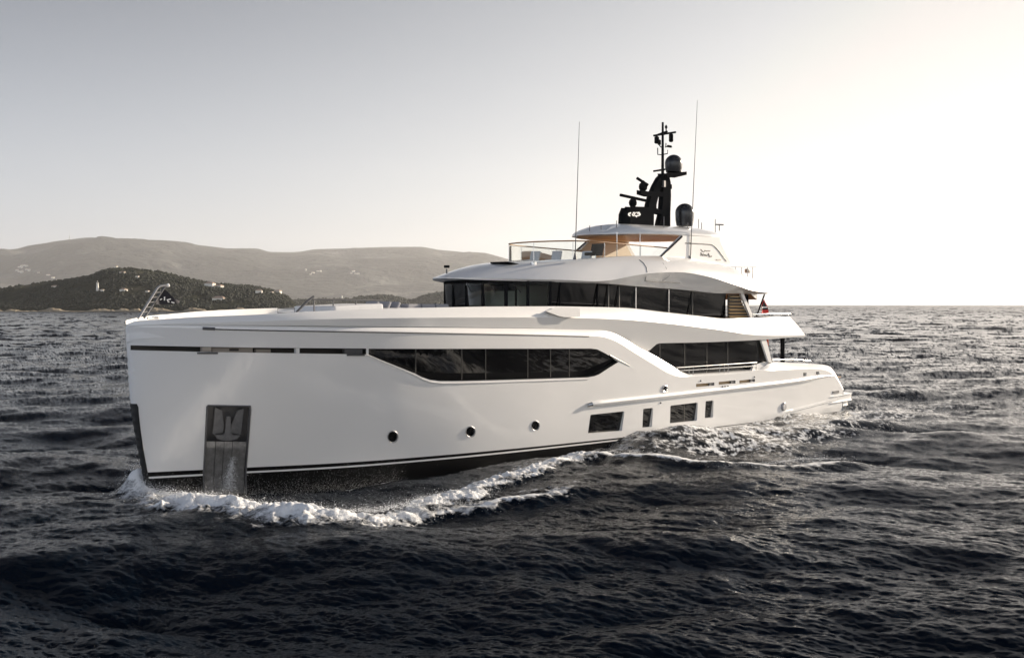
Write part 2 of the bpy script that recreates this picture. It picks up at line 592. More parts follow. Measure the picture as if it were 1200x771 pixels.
def ship_waves(x, y):
    """height and foam that the moving hull adds to the sea"""
    q0, q1 = x - BOW[0], y - BOW[1]
    s = q0 * AFT[0] + q1 * AFT[1]; p = q0 * PORT[0] + q1 * PORT[1]
    h = np.zeros_like(s); foam = np.zeros_like(s)
    near = (s > -6) & (s < 80) & (np.abs(p) < 30)
    if not near.any(): return h, foam
    S, P_ = s[near], p[near]
    H = np.zeros_like(S); Fm = np.zeros_like(S)
    n1 = fbm(S * 1.6, P_ * 1.6, 3); n2 = fbm(S * 5, P_ * 5, 9); n3 = fbm(S * .7, P_ * .7, 21); n4 = fbm(S * 1.1, P_ * 2.2, 63, 3); n6 = fbm(S * .22 + P_ * .08, P_ * .40 - S * .05, 77, 2)
    # hull-side distance outward
    out = np.abs(P_) - hull_y(np.clip(S, -1, 49.5), np.zeros_like(S) + .1)
    # bow crest: steep outer face, gentle back
    for path, amp, wi, wo, fo, fw, taper in (
            (BOW_CREST, .46, 1.2, .9, 1.2, 1.40, (.0, .12, .9, 1.0)),
            (BOW_TAIL, .27, 1.2, .6, 1.05, .75, (.0, .1, .7, 1.0)),
            (SECOND, .20, .7, .5, .85, .55, (.0, .2, .6, 1.0)),
            (OUTER, .46, 1.5, .9, 1.25, .60, (.0, .12, .75, 1.0)),
            (QUARTER, .50, 2.0, 2.0, .42, 1.7, (.0, .2, .8, 1.0)),
            (TRAIL, .35, 1.6, 1.6, .30, 1.2, (.0, .2, .6, 1.0))):
        jag = 0. if path in (OUTER, QUARTER, TRAIL) else 1.
        d, sg, t = along(path, S + (n1 - .5) * 1.3 * jag, P_ + ((n3 if jag else n6) - .5) * 1.2 + (n2 - .5) * .5 * jag)
        env = np.interp(t, [0, .22, .40, .70, 1.], [.35, .62, 1.25, 1.0, .55]) if path is BOW_CREST else np.interp(t, [0, taper[1], taper[2], 1.], [.35, 1, .9, .40])
        w = np.where(sg > 0, wo, wi)
        H += amp * env * np.exp(-(d / w) ** 2) * (.75 + .5 * (n1 if jag else n6))
        fb = path is BOW_CREST
        fwid = np.where(sg > 0, fw * (.85 if fb else .6), fw * (1.1 if fb else 1.9))
        brk = np.clip(.42 + 1.25 * n4, 0, 1.3) if fb else np.clip(.05 + 1.9 * n4, 0, 1.3)
        if path is QUARTER: brk = np.clip(1 - np.abs(2 * fbm((S * .5 + P_ * .3) * 1.9, (P_ * 1.4 - S * .3) * 1.9, 95, 4) - 1) * 2, 0, 1) ** 2 * 1.9
        dj = d + (n2 - .5) * .35 * (0 if fb else 1)
        Fm = np.maximum(Fm, fo * env * brk * np.exp(-(dj / fwid) ** 2))
        if path is BOW_TAIL: crest = Fm.copy()
    # trough beside the forefoot, churned band along the side
    tr = np.interp(S, [2.2, 4.5, 15, 22], [0, 1, .85, 0]) * np.exp(-(np.clip(out, 0, None) / 1.25) ** 2)
    lace = np.interp(S, [2, 5, 22, 30], [0, 1, 1, 0]) * np.exp(-((out - .9) / .9) ** 2)
    Fm = np.maximum(Fm, .50 * lace * (.35 + 1.2 * n4))
    H -= .46 * tr
    # splash climbing the stem
    st = np.exp(-((S - .25) / .5) ** 2 - ((P_ + .5) / .42) ** 2)
    H += .72 * st; Fm = np.maximum(Fm, 1.3 * st)
    st0 = np.exp(-((S - .2) / .6) ** 2 - (P_ / .5) ** 2)
    H += .15 * st0; Fm = np.maximum(Fm, 1.0 * st0)
    stS = np.exp(-((S - .9) / 1.1) ** 2 - ((P_ + 1.1) / .6) ** 2)
    H += .35 * stS; Fm = np.maximum(Fm, 1.1 * stS)
    strand_s = np.clip(1 - np.abs(2 * fbm((S * .5 + P_ * .3) * 2.4, (P_ * 1.4 - S * .3) * 2.4, 91, 4) - 1) * 2, 0, 1) ** 2
    side = np.exp(-(np.clip(out, 0, None) / 1.6) ** 2) * np.interp(S, [6, 13, 24, 46, 60], [0, .5, .7, .55, 0])
    Fm = np.maximum(Fm, side * (.25 + .55 * strand_s))
    turb = np.exp(-((P_ - 7) / 4.5) ** 2) * np.interp(S, [18, 28, 46, 66], [0, 1, .9, 0])
    n5 = fbm((S * .45 + P_ * .3) * 2.2, (P_ * 1.3 - S * .35) * 2.2, 88, 4)
    strand = np.clip(1 - np.abs(2 * n5 - 1) * 2.2, 0, 1) ** 2
    Fm = np.maximum(Fm, turb * (1.15 * strand + .32 * n3))
    H += turb * .55 * (n6 - .5)
    wake = np.exp(-(P_ / 5.5) ** 2) * np.interp(S, [46, 49, 60, 80], [0, 1, .7, 0])
    Fm = np.maximum(Fm, .45 * wake * (.4 + n1)); H += wake * .5 * (n6 - .5)
    core = np.clip((np.maximum(crest, st) - .45) * 2, 0, 1)
    H += core * (.17 * (n2 - .5) + .07 * (fbm(S * 11, P_ * 11, 40, 3) - .5))
    h[near] = H; foam[near] = Fm
    return h, foam


def build_sea():
    f, hh = FPX, CAM_H
    fine = np.radians(np.linspace(-33, 33, 1500))
    coarse = np.radians(np.concatenate([np.linspace(33, 327, 150)[1:-1]]))
    ang = np.concatenate([fine, coarse])
    py = np.concatenate([np.arange(1.0, 6, .22), np.arange(6, 30, .40), np.arange(30, 440, .62)])
    r = f * hh / py
    r = np.concatenate([[14200, 12000, 10000], r, np.geomspace(r[-1] * .93, .6, 40)])
    r = np.unique(np.round(r, 4))[::-1]
    A, Rr = np.meshgrid(ang, r)
    X, Y = Rr * np.sin(A), Rr * np.cos(A)
    K, NR = len(ang), len(r)
    x, y = X.ravel(), Y.ravel(); rr = Rr.ravel()
    wd = math.radians(-100)
    T1 = ocean_tile(173., 512, 6.8, wd, 2.2, 60., .185, 1)
    T1b = ocean_tile(97., 512, 4.2, wd + .45, .9, 16., .045, 2)
    T2 = ocean_tile(19., 512, 3.0, wd - .2, .12, 2.0, .0185, 3, .10, 2.9)
    a = tile_at(T1, ('h', 'dx', 'dy', 'sx', 'sy'), x, y, 0.0)
    b = tile_at(T1b, ('h', 'dx', 'dy', 'sx', 'sy'), x, y, 0.35)
    c = tile_at(T2, ('h', 'dx', 'dy', 'sx', 'sy'), x, y, -.2)
    gust = .70 + .6 * fbm(x / 55., y / 22., 77, 3)
    f1 = np.interp(rr, [0, 300, 1500, 4000], [1, 1, .5, .2])
    f2 = np.interp(rr, [0, 45, 130], [1, 1, 0])
    wh, foam = ship_waves(x, y)
    z = (a['h'] + b['h'] * gust) * f1 + c['h'] * f2 * gust + wh
    ch = 1.0
    x2 = x + ch * (f1 * (a['dx'] + b['dx'] * gust) + .8 * c['dx'] * f2 * gust) * (rr < 2500)
    y2 = y + ch * (f1 * (a['dy'] + b['dy'] * gust) + .8 * c['dy'] * f2 * gust) * (rr < 2500)
    # analytic slopes for the far water
    g1 = np.interp(rr, [60, 300], [1, 1.75]); g2 = np.interp(rr, [60, 260], [1, .12]) * gust
    sx = (a['sx'] + b['sx'] * gust) * g1 + c['sx'] * g2; sy = (a['sy'] + b['sy'] * gust) * g1 + c['sy'] * g2
    me = bpy.data.meshes.new('sea')
    nv = NR * K
    co = np.stack([x2, y2, z], 1).astype(np.float32)
    i = np.arange(NR - 1)[:, None] * K; k = np.arange(K)[None, :]; k1 = (k + 1) % K
    q = np.stack([i + k, i + k1, i + K + k1, i + K + k], -1).reshape(-1, 4).astype(np.int32)
    me.vertices.add(nv); me.vertices.foreach_set('co', co.ravel())
    me.loops.add(q.size); me.loops.foreach_set('vertex_index', q.ravel())
    me.polygons.add(len(q)); me.polygons.foreach_set('loop_start', np.arange(0, q.size, 4, dtype=np.int32))
    me.polygons.foreach_set('use_smooth', np.ones(len(q), bool))
    me.update(calc_edges=True)
    vn = np.zeros(nv * 3, np.float32); me.vertex_normals.foreach_get('vector', vn); vn = vn.reshape(-1, 3)
    if vn[:, 2].mean() < 0:
        me.flip_normals(); me.update(); vn = -vn
    an = np.stack([-sx, -sy, np.ones_like(sx)], 1); an /= np.linalg.norm(an, axis=1)[:, None]
    w = np.interp(rr, [60, 220], [0, 1])[:, None]
    fk = gust * np.interp(rr, [45, 130, 400, 900], [0, .42, .30, .06])
    vn = vn + np.stack([-c['sx'] * fk, -c['sy'] * fk, np.zeros_like(fk)], 1)
    an = an + np.stack([-c['sx'] * fk * .6, -c['sy'] * fk * .6, np.zeros_like(fk)], 1)
    nn = vn * (1 - w) + an * w; nn /= np.linalg.norm(nn, axis=1)[:, None]
    me.normals_split_custom_set_from_vertices(nn)
    at_ = me.attributes.new('foam', 'FLOAT', 'POINT'); at_.data.foreach_set('value', np.clip(foam, 0, 1.4).astype(np.float32))
    ro = np.interp(rr, [0, 60, 200, 1000, 5000], [.04, .06, .12, .22, .28])
    at_ = me.attributes.new('rough', 'FLOAT', 'POINT'); at_.data.foreach_set('value', ro.astype(np.float32))
    o = bpy.data.objects.new('sea', me); col.objects.link(o)
    tag(o, 'dark choppy open sea around the moving yacht', None, None, 'structure')
    # --- water and foam material
    m, n, l, b_ = new_mat('sea_water')
    b_.inputs['Base Color'].default_value = (.001, .004, .009, 1)
    b_.inputs['IOR'].default_value = 1.333
    b_.inputs['Specular IOR Level'].default_value = .07
    tc = n.new('ShaderNodeTexCoord')
    ar = n.new('ShaderNodeAttribute'); ar.attribute_name = 'rough'
    l.new(ar.outputs['Fac'], b_.inputs['Roughness'])
    n1 = n.new('ShaderNodeTexNoise'); n1.inputs['Scale'].default_value = 5.5; n1.inputs['Detail'].default_value = 4; n1.inputs['Roughness'].default_value = .6
    mp = n.new('ShaderNodeMapping'); mp.inputs['Scale'].default_value = (.7, 1.9, 1); mp.inputs['Rotation'].default_value = (0, 0, .2)
    l.new(tc.outputs['Object'], mp.inputs['Vector']); l.new(mp.outputs[0], n1.inputs['Vector'])
    bp = n.new('ShaderNodeBump'); bp.inputs['Strength'].default_value = .42; bp.inputs['Distance'].default_value = .05
    l.new(n1.outputs['Fac'], bp.inputs['Height']); l.new(bp.outputs['Normal'], b_.inputs['Normal'])
    fo = n.new('ShaderNodeBsdfPrincipled')
    fo.inputs['Base Color'].default_value = (.80, .81, .82, 1); fo.inputs['Roughness'].default_value = .8
    fo.inputs['Subsurface Weight'].default_value = 0.0
    af = n.new('ShaderNodeAttribute'); af.attribute_name = 'foam'
    n2 = n.new('ShaderNodeTexNoise'); n2.inputs['Scale'].default_value = 2.6; n2.inputs['Detail'].default_value = 9; n2.inputs['Roughness'].default_value = .72; n2.inputs['Distortion'].default_value = .8
    l.new(tc.outputs['Object'], n2.inputs['Vector'])
    n3 = n.new('ShaderNodeTexNoise'); n3.inputs['Scale'].default_value = 9; n3.inputs['Detail'].default_value = 9; n3.inputs['Roughness'].default_value = .65
    l.new(tc.outputs['Object'], n3.inputs['Vector'])
    bp2 = n.new('ShaderNodeBump'); bp2.inputs['Strength'].default_value = .8; bp2.inputs['Distance'].default_value = .06
    l.new(n3.outputs['Fac'], bp2.inputs['Height']); l.new(bp2.outputs['Normal'], fo.inputs['Normal'])
    nm_ = n.new('ShaderNodeMath'); nm_.operation = 'MULTIPLY_ADD'; nm_.inputs[1].default_value = 2.2; nm_.inputs[2].default_value = -.60
    l.new(n2.outputs['Fac'], nm_.inputs[0])
    ad = n.new('ShaderNodeMath'); ad.operation = 'ADD'
    l.new(af.outputs['Fac'], ad.inputs[0]); l.new(nm_.outputs[0], ad.inputs[1])
    mr = n.new('ShaderNodeMapRange'); mr.inputs['From Min'].default_value = .86; mr.inputs['From Max'].default_value = 1.36
    l.new(ad.outputs[0], mr.inputs['Value'])
    gt = n.new('ShaderNodeMath'); gt.operation = 'MULTIPLY'
    mr2 = n.new('ShaderNodeMapRange'); mr2.inputs['From Min'].default_value = .05; mr2.inputs['From Max'].default_value = .25
    l.new(af.outputs['Fac'], mr2.inputs['Value']); l.new(mr.outputs[0], gt.inputs[0]); l.new(mr2.outputs[0], gt.inputs[1])
    mx = n.new('ShaderNodeMixShader'); l.new(gt.outputs[0], mx.inputs[0]); l.new(b_.outputs[0], mx.inputs[1]); l.new(fo.outputs[0], mx.inputs[2])
    l.new(mx.outputs[0], n['Material Output'].inputs['Surface'])
    me.materials.append(m)
    return o


build_sea()


# foam clumps and drops thrown up along the bow wave
def build_spray():
    iv = np.array([(1, 0, 0), (-1, 0, 0), (0, 1, 0), (0, -1, 0), (0, 0, 1), (0, 0, -1)], float)
    fi = np.array([(0, 2, 4), (2, 1, 4), (1, 3, 4), (3, 0, 4), (2, 0, 5), (1, 2, 5), (3, 1, 5), (0, 3, 5)])
    C, Rd = [], []

    def emit(path, n, spread, up, rmin, rmax, t0=0., t1=1., zb=0.):
        P = np.array(path); seg = np.linalg.norm(np.diff(P, axis=0), axis=1); cum = np.concatenate([[0], np.cumsum(seg)]) / seg.sum()
        t = t0 + (t1 - t0) * rng.random(n)
        c = np.stack([np.interp(t, cum, P[:, 0]), np.interp(t, cum, P[:, 1])], 1) + rng.normal(size=(n, 2)) * spread
        w = BOW[None] + AFT[None] * c[:, :1] + PORT[None] * c[:, 1:]
        h, fm = ship_waves(w[:, 0], w[:, 1])
        ok = rng.random(n) < fm + .15
        z = h + zb + rng.exponential(up, n)
        C.append(np.stack([w[:, 0], w[:, 1], z], 1)[ok]); Rd.append((rmin + (rmax - rmin) * rng.random(n) ** 3)[ok])

    emit(BOW_CREST, 12000, .50, .05, .004, .020)
    emit(BOW_CREST, 4000, .50, .16, .003, .010)
    emit(BOW_TAIL, 5000, .40, .06, .004, .016, 0, .9)
    emit(OUTER, 4000, .40, .04, .005, .018, .1, .9)
    emit(SECOND, 1200, .35, .05, .004, .014)
    emit(BOW_CREST, 16000, .55, .17, .0025, .006)
    emit(BOW_TAIL, 6000, .5, .12, .0025, .006, 0, .9)
    emit(OUTER, 5000, .5, .08, .003, .006, .1, .9)
    C = np.concatenate(C); Rd = np.concatenate(Rd)
    # fine drops in front of the dark forefoot
    n = 4200
    s = rng.uniform(3.4, 9.5, n); off = rng.uniform(.05, .9, n)
    y = hull_y(s, np.zeros(n) + .1) + off
    z = -.35 + rng.exponential(.28, n)
    w = BOW[None] + AFT[None] * s[:, None] + PORT[None] * y[:, None]
    C = np.concatenate([C, np.stack([w[:, 0], w[:, 1], z], 1)]); Rd = np.concatenate([Rd, rng.uniform(.002, .006, n)])
    # water running out of the anchor pocket
    n = 1600
    t = rng.random(n) ** .7; s = 3.05 + rng.normal(size=n) * (.05 + .10 * t); z = 1.15 - 1.25 * t + rng.normal(size=n) * .04
    y = hull_y(s, np.maximum(z, .1)) + rng.uniform(-.02, .12, n)
    w = BOW[None] + AFT[None] * s[:, None] + PORT[None] * y[:, None]
    C = np.concatenate([C, np.stack([w[:, 0], w[:, 1], z], 1)]); Rd = np.concatenate([Rd, rng.uniform(.004, .014, n)])
    sc = Rd[:, None, None] * rng.uniform(.6, 1.3, (len(Rd), 1, 3))
    V = (iv[None] * sc * rng.uniform(.75, 1.25, (len(Rd), len(iv), 1)) + C[:, None, :]).reshape(-1, 3)
    Fc = (fi[None] + (np.arange(len(Rd)) * len(iv))[:, None, None]).reshape(-1, 3)
    me = bpy.data.meshes.new('spray'); me.from_pydata(V.tolist(), [], Fc.tolist())
    me.polygons.foreach_set('use_smooth', np.ones(len(me.polygons), bool))
    m = simple('sea_foam', (.82, .83, .84), .7)
    me.materials.append(m)
    o = bpy.data.objects.new('spray', me); col.objects.link(o)
    tag(o, 'white froth and drops thrown up by the bow wave', None, None, 'stuff')


build_spray()


# ------------------------------------------------------------------ COAST
def polar(px, r, z=0.):
    return np.array([(px - 600) / FPX * r, r, z])


def land(name, ridge, r_ridge, r_near, r_far, x0, x1, nx, nr, rough, mat, seed, label):
    """a stretch of hills: heights follow the surveyed ridge and fall to the shore"""
    R = PCH(ridge)
    px = np.linspace(x0, x1, nx)
    t = np.concatenate([np.linspace(0, 1, nr), np.linspace(1, 2, nr // 2)[1:]])
    PX, Tt = np.meshgrid(px, t)
    Rr = np.where(Tt <= 1, r_near + (r_ridge - r_near) * Tt, r_ridge + (r_far - r_ridge) * (Tt - 1))
    X = (PX - 600) / FPX * r_ridge * (.55 + .45 * Rr / r_ridge) ; Y = Rr
    X = (PX - 600) / FPX * Rr
    top = np.maximum(CAM_H + (357 - R(PX)) / FPX * r_ridge, 0)
    prof = np.where(Tt <= 1, np.sin(np.clip(Tt, 0, 1) * np.pi / 2) ** 1.1, np.cos((Tt - 1) * np.pi / 2))
    n = fbm(X / rough[0], Y / rough[0], seed, 5) - .5
    n2 = 1 - np.abs(2 * fbm(X / (rough[0] * 1.7), Y / (rough[0] * 1.7), seed + 9, 4) - 1)
    damp = np.clip(1 - np.abs(Tt - 1) * .0, 0, 1) * np.sin(np.clip(Tt, 0, 2) * np.pi / 2)
    Z = top * prof + rough[1] * n * np.abs(damp) * np.clip(top / (rough[1] * 2), 0, 1) * np.clip(2.5 * np.abs(Tt - 1), .12, 1) \
        - rough[1] * .6 * (n2 - .5) * np.clip(4 * Tt * (1 - Tt), 0, 1) * np.clip(top / (rough[1] * 2), 0, 1)
    Z = np.where(top < .5, -8, Z)
    Z[0] = -6; Z[-1] = -6
    Z = np.where((Tt == t[1]) & (top > 1), np.maximum(Z, 2.5), Z)
    V = np.stack([X, Y, Z], -1).reshape(-1, 3)
    K = nx
    f = [(i * K + k, i * K + k + 1, (i + 1) * K + k + 1, (i + 1) * K + k) for i in range(len(t) - 1) for k in range(K - 1)]
    me = bpy.data.meshes.new(name); me.from_pydata(V.tolist(), [], f)
    me.polygons.foreach_set('use_smooth', np.ones(len(me.polygons), bool))
    me.materials.append(mat)
    o = bpy.data.objects.new(name, me); col.objects.link(o)
    tag(o, label, None, None, 'structure')
    G = dict(px=px, t=t, X=X, Y=Y, Z=Z)
    return o, G


def land_mat(name, a, b, c, sc):
    m, n, l, bs = new_mat(name)
    bs.inputs['Roughness'].default_value = .95; bs.inputs['Specular IOR Level'].default_value = .1
    tc = n.new('ShaderNodeTexCoord')
    n1 = n.new('ShaderNodeTexNoise'); n1.inputs['Scale'].default_value = 1 / sc; n1.inputs['Detail'].default_value = 8; n1.inputs['Roughness'].default_value = .65
    l.new(tc.outputs['Object'], n1.inputs['Vector'])
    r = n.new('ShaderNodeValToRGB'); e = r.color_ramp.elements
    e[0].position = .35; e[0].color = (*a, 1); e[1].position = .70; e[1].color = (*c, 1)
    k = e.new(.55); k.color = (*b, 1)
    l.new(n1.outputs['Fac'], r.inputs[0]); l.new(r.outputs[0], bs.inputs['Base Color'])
    n2 = n.new('ShaderNodeTexNoise'); n2.inputs['Scale'].default_value = 6 / sc; n2.inputs['Detail'].default_value = 4
    l.new(tc.outputs['Object'], n2.inputs['Vector'])
    bp = n.new('ShaderNodeBump'); bp.inputs['Strength'].default_value = .8; bp.inputs['Distance'].default_value = sc * .15
    l.new(n2.outputs['Fac'], bp.inputs['Height']); l.new(bp.outputs['Normal'], bs.inputs['Normal'])
    return m


m_mtn = land_mat('mountain_scrub_shade', (.012, .016, .012), (.040, .043, .040), (.19, .185, .17), 600.)  # ridge and gully shading put into the scrub colours as stronger contrast
m_head = land_mat('headland_scrub', (.012, .016, .008), (.022, .025, .013), (.07, .062, .042), 40.)
m_rock = land_mat('shore_rock', (.20, .165, .12), (.32, .27, .20), (.42, .36, .27), 14.)

MTN_RIDGE = [(-260, 318), (-150, 306), (-60, 298), (0, 293), (20, 291), (45, 287), (62, 283), (82, 280), (105, 278), (128, 280), (160, 283), (200, 285), (240, 289), (270, 292),
             (300, 292), (318, 295.5), (345, 296), (372, 293), (410, 292), (460, 290.5), (490, 290.5), (515, 294), (540, 296), (560, 298), (590, 305), (640, 313), (690, 327), (740, 345), (790, 356), (840, 358)]
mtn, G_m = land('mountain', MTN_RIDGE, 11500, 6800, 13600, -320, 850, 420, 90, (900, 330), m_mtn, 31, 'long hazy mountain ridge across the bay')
HEAD_RIDGE = [(-150, 346), (-60, 342), (0, 338.5), (38, 333), (75, 329), (105, 324), (124, 317.5), (146, 315.5), (170, 317.5), (200, 321.5), (228, 328), (250, 333), (288, 335.5), (314, 340), (330, 345), (339, 350), (344, 357.5)]
head, G_h = land('headland', HEAD_RIDGE, 1300, 1120, 1560, -180, 346, 360, 44, (37, 3.7), m_head, 51, 'dark wooded headland in front of the mountain')
LOW_RIDGE = [(330, 355), (345, 352.5), (372, 351.5), (400, 352), (425, 348.5), (447, 347), (468, 349), (482, 352.5), (497, 347.5), (515, 344), (545, 342.5), (580, 342), (620, 347), (660, 356), (680, 358)]
low, G_l = land('far_shore', LOW_RIDGE, 2600, 2350, 2900, 326, 684, 240, 30, (70, 5), m_head, 61, 'low dim point of land seen over the foredeck')


def rock_band(G, r_near, x0, x1, name, label, hmax, seed):
    px = np.linspace(x0, x1, 200)
    hs = hmax * np.clip(fbm(px / 14., px * 0 + 3, seed, 4) * 2 - .55, .12, 1)
    hs = hs * np.interp(px, [x0, x0 + 5, x1 - 4, x1], [.1, 1, 1, .3])
    rows = []
    for dz, dr in ((-2, -5), (.5, -3), (.75, 1), (1., 7), (.2, 21)):
        jit = fbm(px / 3., px * 0 + dz * 7, seed + 3, 3) - .5
        zz = hs * max(dz, 0) * (1 + .5 * jit) + (dz if dz < 0 else 0)
        rr = r_near + dr + 5 * jit
        rows.append([((p - 600) / FPX * q, q, z) for p, q, z in zip(px, rr, zz)])
    o = MB(ship=False).strip(rows).build(name, m_rock, None, 0)
    tag(o, label, None, None, 'structure')


rock_band(G_h, 1113, -170, 343, 'shore', 'pale rocky shore at the foot of the headland', 4.7, 5)


def woods(G, n, rmin, rmax, seed, label, x0=None, x1=None):
    g = np.random.default_rng(seed)
    ico = bmesh.new(); bmesh.ops.create_icosphere(ico, subdivisions=1, radius=1)
    iv = np.array([v.co[:] for v in ico.verts]); fi = np.array([[v.index for v in f.verts] for f in ico.faces]); ico.free()
    nt_, nx = G['Z'].shape; half = int(nt_ * .70)
    i = g.integers(2, half, n); k = g.integers(0, nx - 1, n)
    fx, fy = g.random(n), g.random(n)
    lerp = lambda A: A[i, k] * (1 - fx) * (1 - fy) + A[i, k + 1] * fx * (1 - fy) + A[i + 1, k] * (1 - fx) * fy + A[i + 1, k + 1] * fx * fy
    X, Y, Z = lerp(G['X']), lerp(G['Y']), lerp(G['Z'])
    den = fbm(X / 32., Y / 32., seed + 5, 3)
    ok = (Z > 3) & (den > .40)
    X, Y, Z = X[ok], Y[ok], Z[ok]; m = len(X)
    R = g.uniform(rmin, rmax, m)
    V = iv[None] * (R[:, None, None] * g.uniform(.7, 1.2, (m, 1, 3))) * g.uniform(.7, 1.3, (m, len(iv), 1)) + np.stack([X, Y, Z + R * .3], 1)[:, None, :]
    Fc = fi[None] + (np.arange(m) * len(iv))[:, None, None]
    me = bpy.data.meshes.new('woodland'); me.from_pydata(V.reshape(-1, 3).tolist(), [], Fc.reshape(-1, 3).tolist())
    me.materials.append(M['leaf'])
    o = bpy.data.objects.new('woodland', me); col.objects.link(o)
    tag(o, label, None, None, 'stuff')


M['leaf'] = simple('pine_foliage', (.015, .019, .010), .9, 0, None, 0, .25, .06)
woods(G_h, 14000, .9, 2.0, 71, 'dark pine scrub covering the headland')
woods(G_l, 4000, 1.9, 4.3, 72, 'dark pine scrub on the low far point')


def ground_on(G, px, py):
    """ground point of a land sheet under a sighting"""
    k = np.argmin(abs(G['px'] - px))
    best = None
    for i in range(len(G['t'])):
        x, y, z = G['X'][i, k], G['Y'][i, k], G['Z'][i, k]
        yy = 357 - (z - CAM_H) / y * FPX
        if best is None or abs(yy - py) < best[0]: best = (abs(yy - py), x, y, z)
    return best[1:]


M['housewall'] = simple('pale_render', (.78, .74, .66), .8)
M['houseroof'] = simple('clay_roof', (.42, .30, .23), .85)


def house(px, py, w, h, G, label, group, rz=None):
    x, y, z = ground_on(G, px, py)
    root = empty('house', (x, y, z - 0.6), rnd.uniform(-.5, .2) if rz is None else rz)
    d = w * .7
    a = MB(False); a.box((0, 0, h / 2), (w, d, h))
    a.build('wall', M['housewall'], root, 0)
    b = MB(False)
    o = .06 * w
    b.add([(-w / 2 - o, -d / 2 - o, h), (w / 2 + o, -d / 2 - o, h), (w / 2 + o, d / 2 + o, h), (-w / 2 - o, d / 2 + o, h), (-w * .28, 0, h + w * .18), (w * .28, 0, h + w * .18)],
          [(0, 1, 5, 4), (2, 3, 4, 5), (1, 2, 5), (3, 0, 4), (3, 2, 1, 0)])
    b.build('roof', M['houseroof'], root, 0)
    tag(root, label, 'house', group)
    return root


GH = 'pale houses on the wooded headland'
for px, py, w, h, lb in (
        (247, 337, 19, 9, 'large white villa on the right shoulder of the headland'),
        (256, 338, 17, 6, 'long cream house beside the large white villa'),
        (256, 351, 22, 4.5, 'low grey shed near the water below the villa'),
        (137, 315.5, 7, 8, 'small white chapel on the very top of the headland'),
        (144, 321, 11, 4, 'pale house just under the headland summit'),
        (161, 325.5, 7, 4.5, 'tiny pale house alone in the trees right of the summit'),
        (120, 342, 9, 5, 'white house beside the foot of the lighthouse'),
        (137, 342, 10, 7, 'white two storey house right of the lighthouse'),
        (145, 341, 13, 4.5, 'long white house behind the two storey one'),
        (159, 346, 12, 5, 'white house low on the slope above the rocks'),
        (166, 343, 6, 4, 'tiny white house on the slope above the rocks'),
        (173, 342.5, 7, 4, 'small pale house by the bow flag'),
        (64, 337, 12, 4, 'pale house at the far left of the headland'),
        (303, 344.5, 13, 8, 'white clifftop house near the tip of the headland'),
        (318, 345, 8, 6, 'small white house left of the end house on the point'),
        (326, 344, 15, 6, 'cream house standing last on the point')):
    house(px, py, w * .52, h * .52, G_h, lb, GH)
for k in range(44):
    px = rnd.choice([rnd.uniform(12, 48), rnd.uniform(20, 40), rnd.uniform(55, 80), rnd.uniform(410, 420), rnd.uniform(355, 375)])
    py = rnd.uniform(312, 324) if px < 50 else (rnd.uniform(322, 332) if px < 100 else rnd.uniform(317, 322))
    house(px, py, rnd.uniform(12, 26), rnd.uniform(7, 12), G_m, 'tiny pale village house on the hazy mountain slope', 'village houses on the mountain')

# lighthouses
M['lightwhite'] = simple('white_stone', (.80, .77, .70), .7)


def lighthouse(px, py, h, r, G, label):
    x, y, z = ground_on(G, px, py)
    root = empty('lighthouse', (x, y, z - 1))
    MB(False).lathe((0, 0, 0), [(r * 1.25, 0), (r * 1.1, h * .1), (r * .75, h * .80), (r * .75, h * .82)], 16).build('tower', M['lightwhite'], root)
    MB(False).lathe((0, 0, h * .82), [(r * 1.05, 0), (r * 1.05, h * .03)], 16).build('gallery', M['lightwhite'], root)
    MB(False).lathe((0, 0, h * .85), [(r * .55, 0), (r * .55, h * .09)], 12).build('lantern', M['glass'], root)
    MB(False).lathe((0, 0, h * .94), [(r * .65, 0), (r * .3, h * .045), (.05, h * .07)], 12).build('dome', M['lightwhite'], root)
    tag(root, label, 'lighthouse')


lighthouse(114.3, 342.5, 12, 1.35, G_h, 'tall white lighthouse on the left slope of the headland')
lighthouse(401, 352, 13.5, 2.0, G_l, 'small white lighthouse on the low point over the foredeck')
x, y, z = ground_on(G_m, 82, 281)
root = empty('radio_mast', (x, y, z - 5))
mb = MB(False)
for sx, sy in ((-1, -1), (1, -1), (1, 1), (-1, 1)): mb.tube([(sx * 4, sy * 4, 0), (sx * 1.2, sy * 1.2, 42)], .9, 5)
for q in range(5): mb.box((0, 0, 6 + 8 * q), (8 - 1.2 * q, 8 - 1.2 * q, .8))
mb.build('lattice', M['darksteel'], root)
MB(False).tube([(0, 0, 40), (0, 0, 62)], .8, 6).build('aerial', M['darksteel'], root)
tag(root, 'thin radio mast on the mountain summit', 'radio mast')

# ------------------------------------------------------------------ HAZE
HAZE = 4.6e-5
hz = MB(False).box((0, 0, 405), (29000, 29000, 830)).build('haze', M['white'], None, 0)
hz.data.materials.clear()
mh = bpy.data.materials.new('air'); mh.use_nodes = True
mh.node_tree.nodes.clear()
o_ = mh.node_tree.nodes.new('ShaderNodeOutputMaterial')
pv = mh.node_tree.nodes.new('ShaderNodeVolumePrincipled')
pv.inputs['Color'].default_value = (.93, .94, .97, 1); pv.inputs['Density'].default_value = HAZE; pv.inputs['Anisotropy'].default_value = .42
mh.node_tree.links.new(pv.outputs[0], o_.inputs['Volume'])
hz.data.materials.append(mh)
tag(hz, 'thin pale haze over the bay', None, None, 'stuff')


# ------------------------------------------------------------------ MOTOR YACHT
yacht = empty('motor_yacht', tuple(BOW), SHIP_RZ)
tag(yacht, 'large white three deck motor yacht under way with black boot stripe', 'yacht')
Y = yacht


def ramp(s):
    return np.clip((np.asarray(s, float) + .45) / 6.0, .06, 1)


def yt(s, z=6.0):
    return hull_y(s, np.minimum(z, 6.1))


